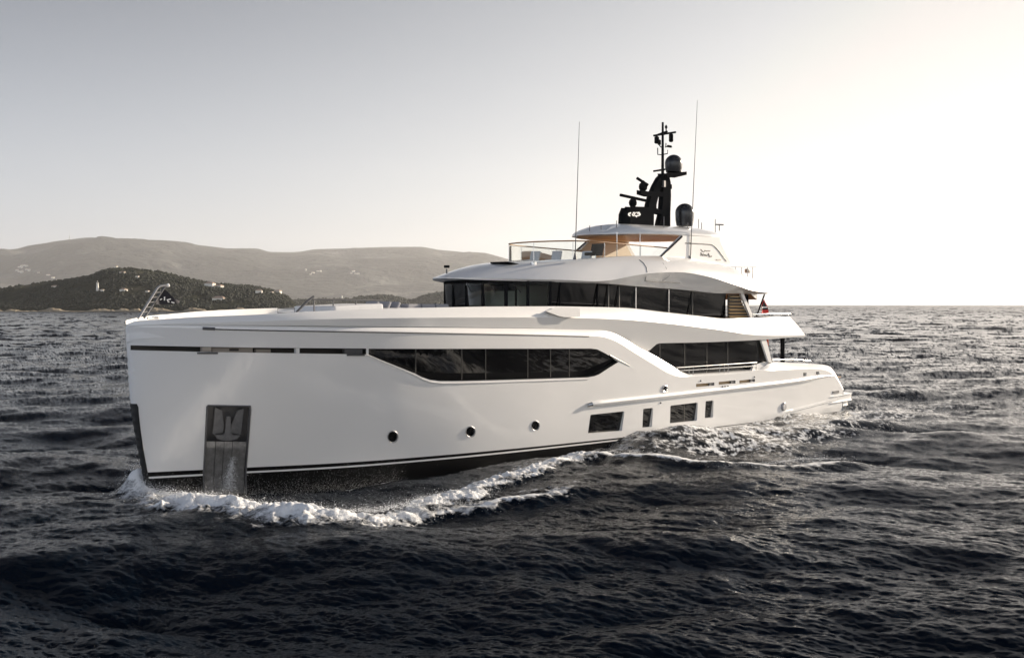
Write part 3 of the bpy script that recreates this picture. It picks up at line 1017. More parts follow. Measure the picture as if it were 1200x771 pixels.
class Line:
    """a fore-and-aft line of the ship: height and half breadth by s"""
    def __init__(self, pts, yf, pch=False):
        q = np.array(sorted([tuple(at_y(a, b, yf)) for a, b in pts]))
        keep = [0]
        for i in range(1, len(q)):
            if q[i, 0] > q[keep[-1], 0] + .02: keep.append(i)
        q = q[keep]
        self.s0, self.s1 = q[0, 0], q[-1, 0]
        self.z = PCH([(a[0], a[2]) for a in q]); self.yf = yf

    def __call__(self, s):
        z = self.z(s)
        return np.stack([s, self.yf(s, z), z], -1)


L1px = [(148, 383), (160, 383.5), (200, 384), (238, 384.6), (300, 386), (380, 387.3), (450, 388.5), (570, 390.7), (640, 392), (689, 393.4), (705, 394.6), (717, 398), (726, 402.4),
        (742, 412.6), (767.5, 428.3), (784, 438), (791, 440.6), (798, 441.6), (818, 440.8), (840, 439.4), (860, 438), (889, 434.9), (912, 433.8), (935, 432.9), (955, 432.6), (968, 434), (976, 438), (983, 447.5), (988, 457)]
L1 = Line(L1px, lambda s, z: hull_y(s, z))
L2px = [(148.2, 382.2), (200, 381), (250, 381), (300, 381.2), (420, 382.3), (500, 383), (580, 384), (640, 385), (680, 386.4), (700, 386.6), (709, 387.4), (717, 389.4), (734, 398), (750.6, 408.6), (759, 412.5), (775, 421.5), (791, 431), (803, 437.2),
        (812, 438.4), (840, 436.8), (862, 435.4), (888, 433.2), (896, 429), (902, 425.2), (908, 424.4), (923, 424.9), (952, 426.2), (966, 427.6), (972, 429.4), (978, 436), (984, 447), (988.5, 456.5)]
o2 = lambda s: np.interp(s, [-1, 36.5, 39, 46, 48], [.17, .17, .36, .36, .1]) * ramp(s)
L2 = Line(L2px, lambda s, z: yt(s, z) - o2(s))
L3px = [(148.4, 381.5), (200, 379), (250, 378), (290, 377), (340, 375.4), (420, 373.3), (500, 372.4), (580, 372), (637, 372), (690, 373), (730, 374.7), (780, 379), (838, 386), (889, 393), (925, 393.6), (944, 393)]
o3 = lambda s: np.interp(s, [-1, 34, 42.4], [.02, .04, .28]) * ramp(s)
L3 = Line(L3px, lambda s, z: yt(s, z) - o3(s))
L4px = [(148.6, 380.3), (157, 376.5), (184, 374.5), (238, 371.2), (300, 368.8), (347, 366), (400, 363.6), (450, 362), (521, 360.2), (580, 359.2), (640, 359), (690, 359.6), (730, 360.7), (780, 366), (820, 370.4), (852, 373.4), (880, 372.8), (904, 371.8), (926, 371.6)]
o4 = lambda s: np.interp(s, [-1, 34, 42.4], [.32, .34, .5]) * ramp(s)
L4 = Line(L4px, lambda s, z: yt(s, z) - o4(s))
Bpx = [(148.2, 382.2), (200, 381), (250, 381), (300, 381.2), (420, 382.3), (500, 383), (580, 384), (640, 385), (680, 386.4), (700, 386.6), (709, 387.4), (717, 389.4), (734, 398), (750.6, 408.6), (758, 412), (772, 402.3), (800, 401.7), (830, 401), (860, 399.8), (895, 398), (920, 396), (944, 394.4)]
oB = lambda s: np.interp(s, [-1, 5, 38, 42.4], [.17, .19, .42, .30]) * ramp(s)
LB = Line(Bpx, lambda s, z: yt(s, z) - o3(s) - .25 * np.maximum(L3.z(s) - z, 0) * ramp(s))

# --- hull shell cut to its openings -----------------------------------------
S_END = float(L1.s1)
zpin = LIN([(-1, .60), (0, .585), (27, .195), (33, .1), (50, -.1)])
zblk = lambda s: zpin(s) + np.interp(s, [0, 22, 40], [.20, .11, .06])
PINW = .035


def su(s, z): return float(s - stem_s(z)), float(z)


top = [su(s, z) for s, _, z in L1(np.concatenate([np.linspace(L1.s0, 2, 20), np.arange(2.2, S_END, .22), [S_END]]))]
top[0] = (0.0, top[0][1])
dom = top + [su(S_END, -1.2)] + [(0.0, -1.2)]
dom = [(max(a, 0.), b) for a, b in dom]


def hull_poly(px, step=.3):
    return dense([tuple(on_hull(a, b)[[0, 2]]) for a, b in px], step)


def disc_px(cx, cy, rx, ry, n=20):
    return [(cx + rx * math.cos(2 * math.pi * k / n), cy + ry * math.sin(2 * math.pi * k / n)) for k in range(n)]


SLIT = [(153, 404.6), (200, 405.6), (237, 406.3), (300, 407.3), (380, 408), (429, 408.4), (429, 415.2), (400, 414.8), (350, 414.1), (300, 413.3), (250, 412.6), (200, 411.4), (153, 410.2)]
MAINW = [(432, 408.6), (500, 408.7), (570, 408.6), (640, 408.5), (692, 408.4), (700, 409.3), (710, 414.5), (724.5, 424.2), (708, 434.6), (702, 438.6), (697, 440.6), (688, 442.2), (629, 444), (570, 445.7), (538, 446.5), (516, 446.5), (504, 445), (494, 441.6), (486, 437.5), (448, 422.4), (436, 417.2), (432, 415.6)]
W1 = rounded([(692, 485.9), (731.7, 481.7), (729, 504.6), (688.9, 507.9)], 1.4)
W2 = rounded([(753.8, 479), (765.4, 477.7), (764, 500), (752.8, 501)], 1.2)
W3 = rounded([(785.7, 475.2), (817.7, 471.4), (816.8, 492.7), (785.1, 496.2)], 1.4)
W4 = rounded([(827, 470), (836.2, 469.0), (835.6, 488.8), (826, 490)], 1.2)
P1, P2, P3 = disc_px(460.3, 511.7, 5.6, 6.2), disc_px(551.4, 505.7, 5.1, 5.6), disc_px(627.4, 498.6, 4.3, 5.1)
POCK = [(243, 475.6), (293.4, 476.4), (290.6, 520), (288.4, 560), (287.6, 590), (239.4, 590), (240, 560), (241.2, 520)]
SLOTS = [[(815.8, 449.8), (837, 448.2), (837, 451.6), (815.8, 453.4)], [(842.4, 447.4), (861.8, 445.6), (861.8, 449), (842.4, 450.8)], [(866.6, 445.8), (884.6, 443.9), (884.6, 447.1), (866.6, 449.2)]]
HAWSE = disc_px(779, 455.4, 3.1, 3.6, 16)
VENTS = [[(941.4, 436.7), (945.2, 436.5), (945.2, 440.5), (941.4, 440.8)], [(956.4, 435.4), (960.2, 435.2), (960.2, 438.7), (956.4, 439)]]
holes = {}
for nm, p in (('slit', SLIT), ('main', MAINW), ('w1', W1), ('w2', W2), ('w3', W3), ('w4', W4), ('p1', P1), ('p2', P2), ('p3', P3), ('pock', POCK), ('s0', SLOTS[0]), ('s1', SLOTS[1]), ('s2', SLOTS[2]), ('hawse', HAWSE), ('v0', VENTS[0]), ('v1', VENTS[1])):
    holes[nm] = hull_poly(p)
guard_edge = [on_hull(a, b) for a, b in ((162.3, 477), (164.5, 500), (168.8, 530), (174, 558), (178, 574))]
guard = [(0., guard_edge[0][2] + .12), (su(guard_edge[0][0], guard_edge[0][2])[0] * .8, guard_edge[0][2] + .12)] + [su(q[0], q[2]) for q in guard_edge] + [(su(guard_edge[-1][0], guard_edge[-1][2])[0] + .25, -1.2), (0., -1.2)]
guard = dense([(max(a, 0), b) for a, b in guard], .15)

cv, ce = [], []


def cadd(poly, closed=True):
    o = len(cv); n = len(poly)
    cv.extend(Vector(p) for p in poly)
    ce.extend((o + i, o + (i + 1) % n) for i in range(n if closed else n - 1))


cadd(dense(dom, .3))
for h_ in holes.values(): cadd([su(s, z) for s, z in h_])
cadd(guard)
ss_ = np.concatenate([np.arange(.0, 2, .12), np.arange(2, S_END, .3)])
for off in (0, 1, 2):
    pl = []
    for s in ss_:
        z = zblk(s) if off == 0 else zpin(s) + (PINW if off == 1 else -PINW)
        u, z = su(s, float(z))
        if u > .002: pl.append((u, z))
    cadd(pl, False)
us = np.concatenate([[0, .01, .025, .05, .08, .12, .17, .23, .3, .4, .5, .65, .8, 1.], np.arange(1.3, 12, .33), np.arange(12, 48.5, .5)])
for u in us:
    for z in np.arange(-1.05, 6.3, .3):
        cv.append(Vector((float(u), float(z) + (.07 if int(u * 100) % 2 else 0))))
r_ = delaunay_2d_cdt(cv, ce, [], 0, 1e-5)
V2 = np.array([tuple(v) for v in r_[0]]); T2 = np.array([tuple(f) for f in r_[2]])
Cc = V2[T2].mean(1)
ins = inside(dom, Cc)
hol = np.zeros(len(Cc), bool)
for h_ in holes.values(): hol |= inside([su(s, z) for s, z in h_], Cc)
gua = inside(guard, Cc)
Cs = Cc[:, 0] + stem_s(Cc[:, 1])
zone = np.where(Cc[:, 1] > zblk(Cs), 0, np.where(Cc[:, 1] > zpin(Cs) + PINW, 1, np.where(Cc[:, 1] > zpin(Cs) - PINW, 2, 3)))
zone = np.where(gua, 4, zone)
Vs = V2[:, 0] + stem_s(V2[:, 1]); Vz = V2[:, 1]; Vy = hull_y(Vs, Vz); Vy[V2[:, 0] < 1e-4] = 0
ep = .004
dbs = (hull_y(Vs + ep, Vz) - hull_y(np.maximum(Vs - ep, stem_s(Vz)), Vz)) / (2 * ep)
dbz = (hull_y(Vs, Vz + ep) - hull_y(Vs, Vz - ep)) / (2 * ep)
Vn = np.stack([-dbs, np.ones_like(dbs), -dbz], 1); Vn /= np.linalg.norm(Vn, axis=1)[:, None]
Vn[V2[:, 0] < 1e-4] = (-1, 0, 0)


def shell(name, z_id, mat, push=0.):
    m = ins & (zone == z_id)
    tp, ts = T2[m & ~hol], T2[m]
    P = np.stack([-Vs, Vy, Vz], 1); Nn = Vn.copy(); Nn[:, 0] *= -1
    P = P + Nn * push
    PS = P * (1, -1, 1); NS = Nn * (1, -1, 1)
    allT = np.concatenate([tp, ts[:, ::-1] + len(P)])
    A = np.concatenate([P, PS]); An = np.concatenate([Nn, NS])
    used, inv = np.unique(allT, return_inverse=True); inv = inv.reshape(allT.shape)
    A, An = A[used], An[used]
    # winding towards outside
    g = np.cross(A[inv[:, 1]] - A[inv[:, 0]], A[inv[:, 2]] - A[inv[:, 0]])
    fl = (g * An[inv].mean(1)).sum(1) < 0
    inv[fl] = inv[fl][:, ::-1]
    me = bpy.data.meshes.new(name); me.from_pydata(A.tolist(), [], inv.tolist())
    me.polygons.foreach_set('use_smooth', np.ones(len(me.polygons), bool))
    me.normals_split_custom_set_from_vertices(An.tolist())
    me.materials.append(mat)
    o = bpy.data.objects.new(name, me); col.objects.link(o); o.parent = Y
    return o


hull_o = shell('hull', 0, M['white'])
shell('boot_stripe', 1, M['black'])
shell('pin_stripe', 2, M['white2'])
shell('lower_hull', 3, M['black'])
shell('stem_guard', 4, M['stem'], .012)

# --- chamfered lip, upper bulwark ------------------------------------------------
tau = np.concatenate([np.linspace(0, .05, 14), np.linspace(.05, 1, 190)[1:]])


def rowof(L, s0=None, s1=None, dy=0., dz=0.):
    a = L.s0 if s0 is None else s0; b = L.s1 if s1 is None else s1
    q = L(a + (b - a) * tau)
    q[:, 1] = np.maximum(q[:, 1] + dy, 0); q[:, 2] += dz
    return q


mb = MB()
r1, r2_ = rowof(L1), rowof(L2)
mid = (r1 + r2_) / 2; mid[:, 1] += .03 * ramp(mid[:, 0]); mid[:, 2] += .01
mb.strip([r1, mid, r2_], True)
inn = r2_.copy(); inn[:, 1] = np.maximum(inn[:, 1] - .6 * ramp(inn[:, 0]), 0)
mb.build('bulwark_cap', M['white'], Y, 30)
mb = MB()
k0 = int(np.searchsorted(r2_[:, 0], 24.0))
low_ = inn.copy(); low_[:, 2] -= .9
mb.strip([r2_[k0:], inn[k0:], low_[k0:]], True).build('bulwark_lining', M['white2'], Y, 30)
mb = MB()
r3, r4, rb = rowof(L3), rowof(L4), rowof(LB)
m34 = (r3 + r4) / 2; m34[:, 1] += .05 * ramp(m34[:, 0])
r4i = r4.copy(); r4i[:, 1] = np.maximum(r4i[:, 1] - .16 * ramp(r4i[:, 0]), 0); r4d = r4i.copy(); r4d[:, 2] -= .65
mb.strip([r4, m34, r3], True)
mb.strip([r4, r4i, r4d], True)
mb.build('upper_bulwark', M['white'], Y, 30)
mb = MB()
mb.strip([r3, (r3 + rb) / 2, rb], True)
mb.build('bulwark_underside', M['white'], Y, 30)
# aft end of the upper deck overhang
mb = MB()
t_, b1, b2 = r4[-1], r3[-1], rb[-1]
ys = np.linspace(-1, 1, 25)
bow_ = lambda y: .55 * (1 - abs(y) ** 3)
mb.strip([[(t_[0] + bow_(y), t_[1] * y, t_[2]) for y in ys], [(b1[0] + bow_(y), b1[1] * y, b1[2]) for y in ys], [(b2[0] + bow_(y) - .1, b2[1] * y, b2[2]) for y in ys]])
mb.build('overhang_end', M['white'], Y, 30)


def deck(name, s0, s1, zf, inset, mat, n=60, thick=.06, yf=None):
    s = np.linspace(s0, s1, n)
    z = np.array([zf(a) for a in s]) if callable(zf) else np.full(n, zf)
    y = np.maximum((yf(s) if yf else yt(s, 6.0)) - inset, .0)
    a = np.stack([s, y, z], -1); b = a * (1, -1, 1)
    a2, b2_ = a - (0, 0, thick), b - (0, 0, thick)
    return MB().strip([b2_, b, a, a2, b2_]).build(name, mat, Y, 30)


zL4 = lambda s: float(L4.z(s))
deck('foredeck', .5, 17, lambda s: zL4(s) - .50, .25, M['white2'])
deck('upper_deck', 15, 42.2, lambda s: np.interp(s, [15, 42.2], [5.35, 4.98]), .42, M['teak'], thick=.12)
deck('main_deck', 24, 47.4, 2.2, .3, M['teak'])

# --- windows set into the hull ---------------------------------------------------


def hull_window(name, key, depth, glass, frame_mat, mull=(), mull_w=.05, label=None, mull_mat=None, fname='frame'):
    poly = holes[key]
    a = np.array(poly); yo = hull_y(a[:, 0], a[:, 1])
    V, F = cdt_fill([tuple(p) for p in a], .35)
    dd = depth if callable(depth) else (lambda s, z: min(depth, .55 * float(hull_y(s, z))))
    P = [(s, float(hull_y(s, z)) - dd(s, z), z) for s, z in V]
    g = MB().add(P, F).build(name, glass, Y, 60)
    if label: g['label'] = label
    outer = [(s, y + .003, z) for (s, z), y in zip(a, yo)]; inner = [(s, y - dd(s, z) - .01, z) for (s, z), y in zip(a, yo)]
    outer.append(outer[0]); inner.append(inner[0])
    MB().strip([outer, inner]).build(fname, frame_mat, g, 40)
    for px in mull:
        pts_ = []
        for py in np.linspace(400, 512, 113):
            q_ = at_y(px, py, lambda s_, z_: float(hull_y(s_, z_)) - dd(s_, z_))
            if inside(poly, np.array([[q_[0], q_[2]]]))[0]: pts_.append(q_)
        if len(pts_) < 2: continue
        pts_ = [pts_[0]] + pts_[1:-1:4] + [pts_[-1]]
        mb = MB(); o_ = .014
        mb.strip([[(p[0] + ds, p[1] + dy, p[2]) for p in pts_] for ds, dy in ((-mull_w / 2, -.03), (-mull_w / 2, o_), (mull_w / 2, o_), (mull_w / 2, -.03))])
        mb.build('mullion', mull_mat or M['mullion'], g, 0)
    return g


zt_m = max(z for _, z in holes['main'])
main_depth = lambda s, z: .06 + .27 * max(0., min(1.4, (float(4.99 - .0245 * (s - 10)) - z)))
hull_window('saloon_window', 'main', main_depth, M['glass'], M['darkframe'], (487, 541, 569, 618.4, 645, 667), .045)
# bright chamfer under the saloon window
low = [on_hull(a, b) for a, b in ((428, 415.4), (436, 417.6), (448, 422.8), (486, 438), (494, 442), (504, 445.4), (516, 446.9), (538, 446.9), (570, 446.1), (629, 444.4), (688, 442.6))]
lw = [on_hull(a, b) for a, b in ((428, 416.2), (436, 419), (448, 424.8), (486, 441.2), (494, 445.6), (504, 449.6), (516, 451.2), (538, 451.2), (570, 450.4), (629, 448.4), (688, 445.8))]
up_ = [np.array(p) + (0, -.06, 0.0) for p in low]; lo_ = [np.array(p) + (0, .004, 0) for p in lw]; md_ = [np.array(p) + (0, .035, 0) for p in (np.array(low) * .55 + np.array(lw) * .45)]
MB().strip([up_, md_, lo_]).build('window_ledge', M['white'], Y, 60)
# fin line running aft of the saloon window
fin = [on_hull(a, b) + np.array([0, .01, 0]) for a, b in ((714, 416.4), (722, 420.6), (730, 424.6), (738, 428.8))]
MB().tube(fin, .045, 6, .012).build('trim_fin', M['mullion'], Y)
for kk, key in enumerate(('w1', 'w2', 'w3', 'w4')):
    zt_c = max(z for _, z in holes[key])
    hull_window('cabin_window', key, lambda s, z, t=zt_c: .07 + .10 * (t - z), M['glass'], M['white2'], (801.5,) if key == 'w3' else ())
for key in ('p1', 'p2', 'p3'):
    g = hull_window('porthole', key, .07, M['glass'], M['darksteel'], fname='rim')
    a = np.array(holes[key]); c = a.mean(0)
    ring = [(c[0] + (s - c[0]) * 1.12, float(hull_y(s, z)) + .008, c[1] + (z - c[1]) * 1.12) for s, z in a]
    MB().tube(ring, .014, 6, closed=True).build('ring', M['steel'], g)
g = hull_window('fairlead', 'hawse', .16, M['darksteel'], M['silver'], fname='rim')
a = np.array(holes['hawse']); ring = [(s, float(hull_y(s, z)) + .01, z) for s, z in a]
MB().tube(ring, .04, 8, closed=True).build('ring', M['silver'], g)
for key in ('s0', 's1', 's2'):
    g = hull_window('scupper', key, .12, M['gold'], M['darksteel'], fname='rim')
    a = np.array(holes[key]); s1_, z0_ = a[:, 0].max(), a[:, 1].mean()
    MB().box((s1_ - .22, float(hull_y(s1_, z0_)) - .07, z0_), (.4, .06, .16)).build('flap', M['darksteel'], g, 0)
for key in ('v0', 'v1'): hull_window('vent', key, .15, M['interior'], M['white2'])
for px, py in ((821, 446.2), (846.5, 453), (849.5, 452.7), (853, 452.5), (884, 441.6), (774, 472)):
    q = on_hull(px, py); MB().lathe((q[0], q[1], q[2]), [(.045, -.01), (.045, .03), (.02, .05)], 10, 'y').build('drain', M['darksteel'], Y)

# --- mooring slot along the bow -----------------------------------------------------
g = hull_window('mooring_slot', 'slit', .55, M['interior'], M['darkframe'], fname='lining')


def slot_piece(px0, px1, py0, py1, d, mat, name, th=.12):
    a, b = on_hull(px0, py0), on_hull(px1, py1)
    p = [on_hull(px0, py0), on_hull(px1, py0), on_hull(px1, py1), on_hull(px0, py1)]
    o = [(q[0], q[1] - d, q[2]) for q in p]; i = [(q[0], q[1] - d - th, q[2]) for q in p]
    MB().add(o + i, [(0, 1, 2, 3), (7, 6, 5, 4), (0, 4, 5, 1), (1, 5, 6, 2), (2, 6, 7, 3), (3, 7, 4, 0)]).build(name, mat, g, 0)


slot_piece(238, 248.6, 406.8, 411.8, .05, M['beam'], 'roller')
slot_piece(252, 300, 407.4, 413.0, .20, M['beam'], 'bulkhead')
slot_piece(273, 283, 408.6, 411.2, .17, M['interior'], 'cleat')
slot_piece(305, 322, 409.4, 413.2, .25, M['beam'], 'winch')
slot_piece(347.6, 351.6, 407.9, 414.0, .03, M['white2'], 'post')
slot_piece(405, 426, 409.2, 414.6, .06, M['darksteel'], 'winch')
for x0, x1, yy in ((231, 254.5, 412.8), (406.5, 426.5, 415.0)):
    p = [on_hull(x0, yy), on_hull(x1, yy), on_hull(x1, yy + 2), on_hull(x0, yy + 2)]
    MB().add([(q[0], q[1] + .05, q[2]) for q in p] + [(q[0], q[1] - .05, q[2]) for q in p], [(0, 1, 2, 3), (7, 6, 5, 4), (0, 4, 5, 1), (1, 5, 6, 2), (2, 6, 7, 3), (3, 7, 4, 0)]).build('chafe_plate', M['darksteel'], Y, 0)
# groove under the lip with its dark end
gl = hull_trace([(240, 385.6), (300, 387.1), (380, 388.5), (450, 389.6), (520, 390.8), (570, 391.8), (640, 393.2), (690, 394.4)], 110, .006)
MB().tube(gl, .022, 6).build('trim_line', M['mullion'], Y)
q0, q1 = on_hull(237.5, 384.8), on_hull(252, 385.4)
MB().tube([q0, q0 * .8 + q1 * .2, q0 * .2 + q1 * .8, q1], .055, 8).build('navigation_light', M['darksteel'], Y)

# --- rub rail -----------------------------------------------------------------------
rl = [on_hull(a, b) for a, b in ((690, 474.4), (697, 473.4), (740, 468.6), (790, 463.2), (850, 456.4), (903, 450.6), (935, 446.6), (968, 441.0), (980, 439.8))]
rs = np.array(rl)
sR = np.linspace(rs[0, 0], rs[-1, 0], 90); zR = PCH([(a[0], a[2]) for a in rl])(sR)
rows = []
prof = [(0, .15), (.08, .13), (.13, .06), (.13, -.03), (.09, -.10), (0, -.13)]
for dy, dz in prof:
    k = np.clip((sR - sR[0]) / .7, .15, 1) ** .5 * np.clip((sR[-1] - sR) / 4, .05, 1)
    rows.append(np.stack([sR, hull_y(sR, zR) + dy * k, zR + dz * np.minimum(1, k * 1.1)], -1))
MB().strip(rows, True).build('rub_rail', M['white'], Y, 40)
rows = [np.stack([sR[1:], hull_y(sR[1:], zR[1:]) + .135 * np.clip((sR[-1] - sR[1:]) / 4, .05, 1), zR[1:] + dz], -1) for dz in (-.035, -.005)]
MB().strip(rows, True).build('rub_strip', M['steel'], Y, 40)
q = on_hull(690, 474)
MB().tube([(q[0] - .12, q[1] + .02, q[2] - .02), (q[0] + .12, q[1] + .09, q[2] + .01)], .10, 10, .12).build('rail_end', M['silver'], Y)
q = on_hull(918, 476.5)
MB().lathe((q[0], q[1], q[2]), [(.26, -.05), (.26, .05), (.2, .10)], 18, 'y').build('exhaust_cover', M['steel'], Y)
q0, q1 = on_hull(975.5, 460.4), on_hull(982.5, 458.2)
MB().box(((q0[0] + q1[0]) / 2, (q0[1] + q1[1]) / 2 + .02, (q0[2] + q1[2]) / 2), (abs(q1[0] - q0[0]), .06, .16)).build('stern_fairlead', M['darksteel'], Y, 0)
# fine coaming line on the quarter
cl = hull_trace([(926, 445), (945, 443), (962, 441)], 30)
MB().tube(cl, .012, 5).build('quarter_line', M['mullion'], Y)

# --- transom and swim platform --------------------------------------------------------
e = L1(np.array([S_END]))[0]; e2 = L2(np.array([L2.s1]))[0]
kT = [i for i in range(len(tau)) if r2_[i, 0] > 45.2]
mb = MB()
rowsT = []
for i in kT[::3] + [kT[-1]]:
    p = r2_[i]; rowsT.append([(p[0] + .35 * (1 - abs(y) ** 4), p[1] * y, p[2]) for y in np.linspace(-1, 1, 21)])
rowsT.append([(S_END + .25 * (1 - abs(y) ** 4), e[1] * y, .3) for y in np.linspace(-1, 1, 21)])
rowsT.append([(S_END, e[1] * y, -1.0) for y in np.linspace(-1, 1, 21)])
mb.strip(rowsT).build('transom', M['white'], Y, 30)
pf = rounded([(44.8, 4.36), (48.95, 4.22), (49.9, 3.0), (50.1, 0), (49.9, -3.0), (48.95, -4.22), (44.8, -4.36)], 1.0, 6)
mb = MB(); mb.slab(pf, .62, 1.02)
mb.build('swim_platform', M['white'], Y, 30, .07)
pf2 = [(44.6 + (a - 44.6) * .93, b * .97) for a, b in pf]
MB().slab(pf2, .30, .62).build('platform_base', M['white2'], Y, 30, .05)
# spray rail from the quarter to the platform
sr = np.linspace(39.0, 46.5, 30); zr = np.interp(sr, [39, 46.5], [.42, .80])
rows = [np.stack([sr, hull_y(sr, zr) + dy * np.clip((sr - 39) / 2, 0, 1), zr + dz], -1) for dy, dz in ((0, .12), (.07, .07), (.07, -.04), (0, -.08))]
MB().strip(rows, True).build('spray_rail', M['white'], Y, 40)

# --- main deck house ------------------------------------------------------------------
yg = lambda s, z=4.8: yt(s, 6.0) - .45 - .16 * (4.85 - np.asarray(z))
sg = np.linspace(24.2, 38.4, 40)
topz = np.array([max(float(LB.z(s)) + .12, 3.9) for s in sg])
afts = [at(893.5, 398, 4.03), at(902.5, 424, 4.03)]
cut = lambda z: np.interp(z, [afts[1][2], afts[0][2]], [afts[1][0], afts[0][0]])
rows = []
for f_ in np.linspace(0, 1, 6):
    z = 2.25 + (topz - 2.25) * f_
    s = np.minimum(sg, cut(z))
    rows.append(np.stack([s, yg(s, z), z], -1))
g = MB().strip(rows).build('aft_saloon_window', M['glass'], Y, 60)
for px in (773.5, 802.5, 828.5, 853):
    pts_ = [at_y(px, py, lambda s_, z_: float(yg(s_, z_)) + .012) for py in (396, 412, 428, 444)]
    MB().strip([[(p[0] + ds, p[1] + dy, p[2]) for p in pts_] for ds, dy in ((-.022, -.03), (-.022, 0), (.022, 0), (.022, -.03))]).build('mullion', M['mullion'], g, 0)
MB().strip([r * (1, -1, 1) for r in rows]).build('aft_saloon_window', M['glass'], Y, 60)
for sgn in (1, -1):
    a0, a1 = at(891.3, 397.2, 4.2), at(897.4, 397.2, 4.2); b1_, b0_ = at(904, 424.2, 4.2), at(900.6, 424.2, 4.2)
    c0 = at(888, 430, 4.2); d0 = at(886, 427.6, 4.2)
    MB().prism([(a0[0], a0[2]), (a1[0], a1[2]), (b1_[0], b1_[2]), (b0_[0], b0_[2])], sgn * 4.12, sgn * 4.22).build('side_post', M['white2'], Y, 0, .02)
    MB().prism([(d0[0], d0[2]), (b0_[0], b0_[2]), (b1_[0], b1_[2] - .1), (c0[0], c0[2] - .25), (d0[0] - .3, d0[2] - .3)], sgn * 3.98, sgn * 4.10).build('side_wing', M['white2'], Y, 0, .01)
ln = [at(889.4, 433.4, 4.16), at(896, 429, 4.16), at(903.6, 424.4, 4.16)]
MB().tube(ln, .035, 6).build('coaming_seam', M['mullion'], Y)
MB().strip([[(38.0, y, 2.2) for y in np.linspace(-3.9, 3.9, 9)], [(38.0, y, 4.9) for y in np.linspace(-3.9, 3.9, 9)]]).build('aft_doors', M['glass'], Y, 0)
for sgn in (1, -1):
    q = at(917, 410, 3.8)
    MB().lathe((q[0], sgn * 3.8, 2.2), [(.13, 0), (.13, 2.75)], 14).build('deck_pillar', M['mast'], Y)

# side rail along the main deck
for sgn in (1,):
    g = None
    t0_, t1_ = at(793, 430.9, 4.3), at(887, 424.6, 4.3)
    m0, m1 = at(797, 434.4, 4.3), at(887, 428.8, 4.3)
    g = MB().tube([t0_, (t0_ + t1_) / 2, t1_], .026, 8).build('side_rail', M['silver'], Y)
    MB().tube([m0, m1], .022, 6).build('mid_rail', M['silver'], g)
    for px in (806.5, 811, 841, 846.5, 851.5, 880.5, 886):
        f_ = (px - 793) / 94.
        p = t0_ + (t1_ - t0_) * f_
        MB().tube([p, (p[0], p[1], p[2] - .85)], .024, 6).build('stanchion', M['silver'], g)
# aft deck rail
g = None
pts = [at(905, 421.6, 4.05), at(928, 420.8, 4.05), at(950, 422.6, 4.0)]
g = MB().tube(pts, .018, 8).build('aft_rail', M['silver'], Y)
for k in range(7):
    p = pts[0] + (pts[2] - pts[0]) * k / 6; MB().tube([p, (p[0], p[1], p[2] - .4)], .016, 6).build('stanchion', M['silver'], g)

# --- upper deck house -------------------------------------------------------------------
R1px = [(505, 325.8), (521, 328), (570, 328.4), (610, 329.3), (650, 330.7), (687, 331.6), (707, 332.2), (740, 335), (780, 338), (800, 339.4), (848, 344), (888, 344.4), (896, 343.4)]
yR = PCH([(15.2, 0), (15.23, .18), (15.35, .45), (15.65, .9), (16.2, 1.42), (17.1, 2.02), (18.4, 2.75), (20.2, 3.42), (22, 3.82), (24, 4.02), (27, 4.18), (34, 4.18), (37, 4.0), (39, 3.7)])
oR = lambda s: np.interp(s, [14, 21.5, 23.5, 27, 36, 38], [.0, .0, .08, .42, .42, .1])
yC = PCH([(20.3, 0), (20.33, .3), (20.5, .8), (21, 1.55), (22, 2.25), (24, 2.82), (28, 3.15), (30, 3.25), (35, 3.4), (39, 3.4)])
zC = PCH([(20.3, 8.9), (22.2, 9.0), (26.25, 9.27), (29.9, 9.34), (32, 9.2), (34.9, 8.94), (36.5, 8.4), (37.6, 7.75), (38.2, 7.5)])
LR1 = Line(R1px, lambda s, z: np.maximum(yR(s) - oR(s), 0))
zR1 = PCH([(15.2, 8.0), (15.9, 7.95)] + [(s, float(LR1.z(s))) for s in (17, 19, 21, 23, 25, 27, 29, 31, 33, 35, 36.5)] + [(38.2, 7.42)])
R2px = [(707, 330.6), (733, 325), (757, 321), (780, 319.2), (799, 319.2), (829, 324), (858, 332.7), (880, 340)]
LR2 = Line(R2px, lambda s, z: yR(s) + .12)
_zr2 = PCH([(15.2, 8.04), (16, 8.02), (18, 7.97), (20, 7.95), (21.6, float(zR1(21.6)) + .08)] + [(s, float(LR2.z(s))) for s in np.arange(23, 36.4, .8)] + [(38.2, 7.46)])
tq = np.concatenate([np.linspace(0, 1, 60) ** 2.2 * .25, np.linspace(.25, 1, 70)[1:]])
s1q = 15.2 + (38.2 - 15.2) * tq
s3q = 20.3 + (38.2 - 20.3) * np.clip(tq, 0, 1) ** 1.12
q1r = np.stack([s1q, np.maximum(yR(s1q) - oR(s1q), 0), zR1(s1q)], -1)
q2r = np.stack([s1q, yR(s1q) + .12 * np.clip((s1q - 15.2) / 3, 0, 1), _zr2(s1q)], -1)
q3r = np.stack([s3q, yC(s3q), zC(s3q)], -1)
rows = [q2r]
for f_ in (.15, .3, .5, .7, .85, .95):
    p = q2r + (q3r - q2r) * f_
    bul = np.sin(f_ * np.pi)
    p[:, 2] += bul * (.10 + .10 * np.clip(1 - tq * 5, 0, 1)); p[:, 1] += bul * .10 * np.clip(tq * 6, 0, 1)
    rows.append(p)
rows.append(q3r)
mb = MB(); mb.strip(rows, True)
c1 = q3r * (1, 1, 1); c1[:, 1] = np.maximum(c1[:, 1] - .18, 0); c1[:, 2] += .015
c2 = c1.copy(); c2[:, 2] -= .42
mb.strip([q3r, c1, c2], True)
mb.build('sundeck_roof', M['white'], Y, 30)
